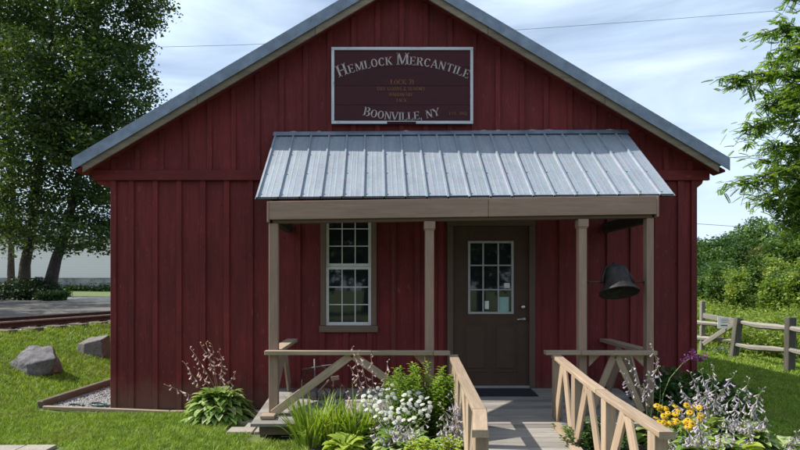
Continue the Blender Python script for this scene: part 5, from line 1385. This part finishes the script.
lily(Vector((pxx(311, 6.0), 6.0, 0)), 230, 0.52, 0.13, 'bright strappy daylily clump nearest the left porch post', 11, LG)
lily(Vector((pxx(334, 6.05), 6.05, 0)), 230, 0.50, 0.13, 'bright strappy daylily clump second from the left porch post', 12, LG)
lily(Vector((pxx(356, 6.0), 6.0, 0)), 230, 0.50, 0.13, 'bright strappy daylily clump beside the white daisies', 13, LG)
def upright(c, n, H, rad, label, seed, group=None, mat='golden', ll=0.105, lw=0.024, name='leafy_perennial'):
    rs = np.random.default_rng(seed); t = thing(name, c, label, 'plant', group); m = MB(); Vs, Fs, Rs = [], [], []
    for i in range(n):
        a = rs.uniform(0, 6.28); q = rs.uniform(0, 1) ** 0.6; b = Vector(c) + Vector((math.cos(a) * rad * q * .5, math.sin(a) * rad * q * .4, 0)); h = H * rs.uniform(0.72, 1.05) * (1 - 0.25 * q); tp = b + Vector((math.cos(a) * rad * q * 0.7, math.sin(a) * rad * q * 0.5, h))
        m.tube([b, b.lerp(tp, .5) + Vector((0, 0, 0.02)), tp], [0.004, 0.003, 0.002], 4, cap=False); r0_ = rs.uniform(0, 0.7)
        k = int(h / 0.011)
        for j in range(k):
            tt = 0.15 + 0.85 * j / k; p = b.lerp(tp, tt); aa = j * 2.4 + a; L = ll * (1.1 - 0.55 * tt) * rs.uniform(0.8, 1.2)
            leaf_blade(Vs, Fs, Rs, p, (math.cos(aa), math.sin(aa), 0.75), L, lw, 0.5, min(1, r0_ + 0.3 * tt), 3, 0.2, 'ovate')
    m.build('stems', M['stem'], t); arr(Vs, Fs, 'leaves', M[mat], t, Rs); return t
UG = 'tall leafy perennials behind the daisies'
upright(Vector((pxx(418, 6.1), 6.1, 0)), 46, 0.88, 0.32, 'tall bright green leafy perennial in front of the second porch post', 15, UG)
upright(Vector((pxx(448, 5.95), 5.95, 0)), 26, 0.90, 0.13, 'tall bright green leafy perennial squeezed against the left ramp railing', 16, UG)
def flower_mesh(name, R0, npet, mat_p, mat_c, rs, cr=0.28, droop=0.1):
    Vs, Fs, Rs = [], [], []
    for k in range(npet):
        a = 2 * math.pi * k / npet + rs.normal(0, .06); d = Vector((math.cos(a), math.sin(a), 0)); s = Vector((-d.y, d.x, 0)); o = len(Vs); w = R0 * 0.17 * (14 / npet) ** .5
        for t, ww, z in ((0.15, 0.5, 0.0), (0.55, 1.0, 0.03), (0.88, 0.8, 0.02 - droop), (1.0, 0.25, -droop * 1.4)):
            Vs += [d * R0 * t - s * w * ww + Vector((0, 0, z * R0)), d * R0 * t + s * w * ww + Vector((0, 0, z * R0))]; Rs += [rs.uniform(0, 1)] * 2
        for i in range(3): Fs.append((o + 2 * i, o + 2 * i + 1, o + 2 * i + 3, o + 2 * i + 2))
    me = bpy.data.meshes.new(name); n0 = len(Vs); n = 8
    for rr, z in ((cr, 0.02), (cr * .7, 0.12), (0.02, 0.16)):
        for k in range(n): Vs.append(Vector((math.cos(2 * math.pi * k / n) * rr * R0, math.sin(2 * math.pi * k / n) * rr * R0, z * R0))); Rs.append(0.5)
    nf = len(Fs)
    for i in range(2):
        for k in range(n): Fs.append((n0 + i * n + k, n0 + i * n + (k + 1) % n, n0 + (i + 1) * n + (k + 1) % n, n0 + (i + 1) * n + k))
    me.from_pydata([tuple(v) for v in Vs], [], Fs); me.materials.append(M[mat_p]); me.materials.append(M[mat_c])
    me.polygons.foreach_set('material_index', [0] * nf + [1] * (len(Fs) - nf)); a = me.attributes.new('rnd', 'FLOAT', 'POINT'); a.data.foreach_set('value', Rs); me.update(); return me
def flower_plant(c, heads, mesh, label, seed, leafm, name, group=None, cat='plant', pname='flower_head', face=(0, -0.6, 0.8), nl=260, rad=0.2, H=0.45):
    rs = np.random.default_rng(seed); t = thing(name, c, label, cat, group); m = MB(); Vs, Fs, Rs = [], [], []
    for hx, hy, hz in heads:
        p = Vector((hx, hy, hz)); b = Vector(c) + Vector((rs.uniform(-.4, .4) * rad, rs.uniform(-.4, .4) * rad, 0)); m.tube([b, b.lerp(p, .5) + Vector((0, 0, .03)), p], [0.003, 0.0025, 0.002], 4, cap=False)
        o = bpy.data.objects.new(pname, mesh); COL.objects.link(o); o.parent = t; o.location = p - Vector(c)
        f = (Vector(face) + Vector(rs.normal(0, 0.3, 3))).normalized(); o.rotation_mode = 'QUATERNION'; o.rotation_quaternion = f.to_track_quat('Z', 'Y'); sc_ = rs.uniform(0.85, 1.15); o.scale = (sc_, sc_, sc_)
    for i in range(nl):
        a = rs.uniform(0, 6.28); q = rs.uniform(0, 1) ** .6; hh2 = rs.uniform(0.05, H); b = Vector(c) + Vector((math.cos(a) * rad * q, math.sin(a) * rad * q * 0.8, hh2)); aa = a + rs.normal(0, .8)
        leaf_blade(Vs, Fs, Rs, b, (math.cos(aa), math.sin(aa), rs.uniform(.3, 1)), rs.uniform(0.06, 0.12), 0.022, 0.6, rs.uniform(0, 1), 4, 0.2, 'ovate')
    m.build('stems', M['stem'], t); arr(Vs, Fs, 'leaves', M[leafm], t, Rs); return t
rsD = np.random.default_rng(44)
dm = flower_mesh('daisy_flower', 0.026, 14, 'petalwhite', 'discyellow', rsD)
hd_ = []; dq = []
for i in range(70):
    for _try in range(30):
        px = rsD.uniform(362, 431); py = 404 + rsD.uniform(-1, 1) * 19 * math.sqrt(max(0, 1 - ((px - 397) / 36) ** 2)) + (px - 397) * 0.12
        if all((px - q[0]) ** 2 + ((py - q[1]) * 1.5) ** 2 > 19 for q in dq): break
    dq.append((px, py)); Y = 5.75 + (404 - py) * 0.012 + rsD.uniform(-.06, .06); hd_.append(S_(px, py, Y))
flower_plant(Vector((pxx(397, 5.8), 5.8, 0)), hd_, dm, 'mound of white daisies in the middle of the left bed', 45, 'golden', 'daisy_plant', rad=0.26, H=0.42)
rm_ = flower_mesh('rudbeckia_flower', 0.034, 13, 'petalyellow', 'discbrown', rsD, 0.26, 0.25)
hd_ = []
for i in range(42):
    px = rsD.uniform(656, 702); py = 417 + rsD.uniform(-12, 12) ; Y = 5.6 + (417 - py) * 0.012 + rsD.uniform(-.05, .05); hd_.append(S_(px, py, Y))
for px, py in ((664, 432), (646, 424), (652, 440)): hd_.append(S_(px, py, 5.3))
flower_plant(Vector((pxx(678, 5.65), 5.65, 0)), hd_, rm_, 'golden yellow coneflowers among the hostas right of the ramp', 46, 'golden', 'coneflower_plant', rad=0.26, H=0.30, nl=330)
# right bed hostas
def RS(lst, Y, dy=0.25): return [S_(x, y, Y + rng.uniform(-dy, dy)) for x, y in lst]
hosta(Vector((pxx(705, 5.9), 5.9, 0)), 0.38, 0.28, 130, 'hosta with many tall white bells just behind the yellow flowers', RS([(701, 369), (710, 376), (690, 372), (716, 385), (704, 392), (722, 398), (683, 393), (692, 398), (668, 396), (736, 372), (672, 402), (708, 408), (697, 380), (728, 384), (714, 366), (678, 384), (742, 390)], 5.9), 9, nb=13, frac=0.42)
hosta(Vector((pxx(745, 5.7), 5.7, 0)), 0.34, 0.24, 120, 'hosta with tall arching white bells nearest the shaded lawn', RS([(763, 388), (752, 405), (738, 392), (730, 405), (768, 420), (757, 428), (745, 418), (725, 412), (772, 436), (749, 378), (758, 396), (734, 420), (764, 412)], 5.6), 10, nb=12, frac=0.42)
hosta(Vector((pxx(705, 5.1), 5.1, 0)), 0.42, 0.24, 140, 'hosta crowded with lavender bells at the bottom of the right bed', RS([(660, 436), (672, 430), (684, 428), (694, 420), (702, 426), (712, 432), (722, 428), (732, 436), (742, 432), (752, 440), (690, 440), (706, 442), (664, 445), (726, 444), (699, 412)], 5.05), 12, nb=14, frac=0.55)
hosta(Vector((pxx(652, 6.15), 6.15, 0)), 0.24, 0.2, 40, 'hosta with slender white flower stalks in front of the right porch post', RS([(652, 345), (649, 372), (644, 385), (628, 360), (621, 371), (656, 364)], 6.15, 0.08), 13, nb=12, frac=0.35, bl=0.045)
hosta(Vector((pxx(785, 5.5), 5.5, 0)), 0.2, 0.15, 30, 'small hosta with a few bells at the right edge of the bed', RS([(797, 432), (788, 440), (794, 444)], 5.4, 0.1), 14, nb=9)
hosta(Vector((pxx(735, 5.15), 5.15, 0)), 0.32, 0.26, 120, 'yellow green leaved hosta between the yellow flowers and the lawn', RS([(720, 414), (748, 424)], 5.15, 0.1), 17, nb=10, mat='chart')
upright(Vector((pxx(600, 5.5), 5.5, 0)), 16, 0.42, 0.30, 'dark leafy perennial seen through the right ramp railing', 18, 'low leafy perennials in the right bed', 'leafbush', 0.10, 0.035)
upright(Vector((pxx(585, 5.9), 5.9, 0)), 16, 0.36, 0.28, 'low leafy perennial tucked behind the first right ramp posts', 19, 'low leafy perennials in the right bed', 'leafmid', 0.10, 0.035)
upright(Vector((pxx(690, 5.5), 5.5, 0)), 18, 0.34, 0.30, 'light green leafy perennial below the yellow flowers', 20, 'low leafy perennials in the right bed', 'golden', 0.09, 0.025)
bush(Vector((3.75, 7.2, 0)), [((3.7, 7.15, 0.34), (0.42, 0.35, 0.30)), ((3.35, 7.0, 0.22), (0.3, 0.25, 0.2)), ((4.05, 7.0, 0.25), (0.3, 0.3, 0.22))], 0.07, 90, 60, 0.15, 'leafbush', 'dark green leafy shrub in the shade at the right wall corner', 'shrub', None, 71, 'shrub')
bush(Vector((3.55, 6.55, 0)), [((3.5, 6.5, 0.2), (0.35, 0.25, 0.2)), ((3.15, 6.45, 0.16), (0.25, 0.2, 0.16))], 0.06, 60, 60, 0.13, 'leafbush', 'low dark shrub behind the white hosta flowers of the right bed', 'shrub', None, 72, 'shrub')
upright(Vector((pxx(440, 5.0), 5.0, 0)), 44, 0.36, 0.34, 'chartreuse low plant at the very front of the left bed', 23, None, 'chart', 0.07, 0.035)
# purple flower spike arching over the bed and a violet one by the gate
t = thing('purple_flower', (pxx(662, 6.1), 6.1, 0), 'arching purple flower spray standing out against the red wall', 'flower')
m = MB(); pts = [Vector(S_(661, 420, 6.1)), Vector(S_(663, 395, 6.1)), Vector(S_(670, 378, 6.1)), Vector(S_(683, 363, 6.1)), Vector(S_(694, 356, 6.1))]; m.tube([(pts[0].x, 6.1, 0)] + pts, 0.005, 5); m.build('stem', M['stem'], t, smooth=True)
rs_ = np.random.default_rng(5); cpts = []
for px, py, k in ((684, 361, 26), (690, 357, 50), (699, 359, 80), (693, 352, 25), (704, 356, 30)):
    for _ in range(k): cpts.append(np.array(S_(px, py, 6.1)) + rs_.normal(0, 0.02, 3))
V, F, r = leafset(np.array(cpts), 0.028, rs_); quads('petals', V, F, M['purple'], t, r)
g_ = G(722, 356); t = thing('violet_flowers', g_, 'small clump of blue violet flowers in the grass below the gate', 'flower')
cpts = np.array([g_[0], g_[1], g_[2] + 0.14]) + rs_.normal(0, 1, (120, 3)) * np.array([0.10, 0.08, 0.06]); V, F, r = leafset(cpts, 0.045, rs_); quads('petals', V, F, M['violet'], t, r)
cpts = np.array([g_[0], g_[1], g_[2] + 0.05]) + rs_.normal(0, 1, (160, 3)) * np.array([0.14, 0.1, 0.04]); V, F, r = leafset(cpts, 0.09, rs_); quads('leaves', V, F, M['golden'], t, r)

# ------------------------------------------------------------------ wires
def wire(pts, rad, label, group='utility wires crossing the sky'):
    m = MB(); m.tube(pts, rad, 5); return tag(m.build('utility_wire', M['cable'], None, smooth=True, loc=pts[0]), label, 'wire', group)
YWi = 40
wire([P(-500, 62, YWi), P(0, 50, YWi), P(160, 47, YWi), P(240, 45, YWi), P(400, 38, YWi), P(530, 29, YWi), P(660, 20, YWi), P(800, 9, YWi), P(1300, -40, YWi)], 0.012, 'thin upper wire crossing the sky behind the roof peak')
wire([P(600, 160, 30), P(732, 157.5, 30), P(766, 155, 30), P(900, 146, 30)], 0.016, 'short wire leaving the right roof eave towards the trees')
wire([P(600, 222, 60), P(700, 224, 60), P(745, 227, 60), P(900, 238, 60)], 0.022, 'thin wire low in the sky just above the thicket')
# trees across the road behind the camera, seen mirrored in the panes
BT = 'trees across the road mirrored in the window panes'
b_ = Vector((-7, -20, 0))
bt = tree('tree', b_, [b_ + Vector((0, 0, 2)), b_ + Vector((0.3, 0, 6))], [((-7, -20, 4.4), (4, 2.5, 3.0))], 0, 0.4, 160, 45, 0.9, 'leafdark', 'leafy tree across the road mirrored in the door and window panes', 'tree', BT, np.random.default_rng(90), trunk_r=0.25, branchn=40)
for dx, dy in ((6.5, -1), (13, 1.5), (20, 0), (-7, 1), (27, -1), (-14, 0)):
    c_ = copy_tree(bt); c_.location = b_ + Vector((dx, dy, 0)); c_.rotation_euler.z = rng.uniform(0, 6)
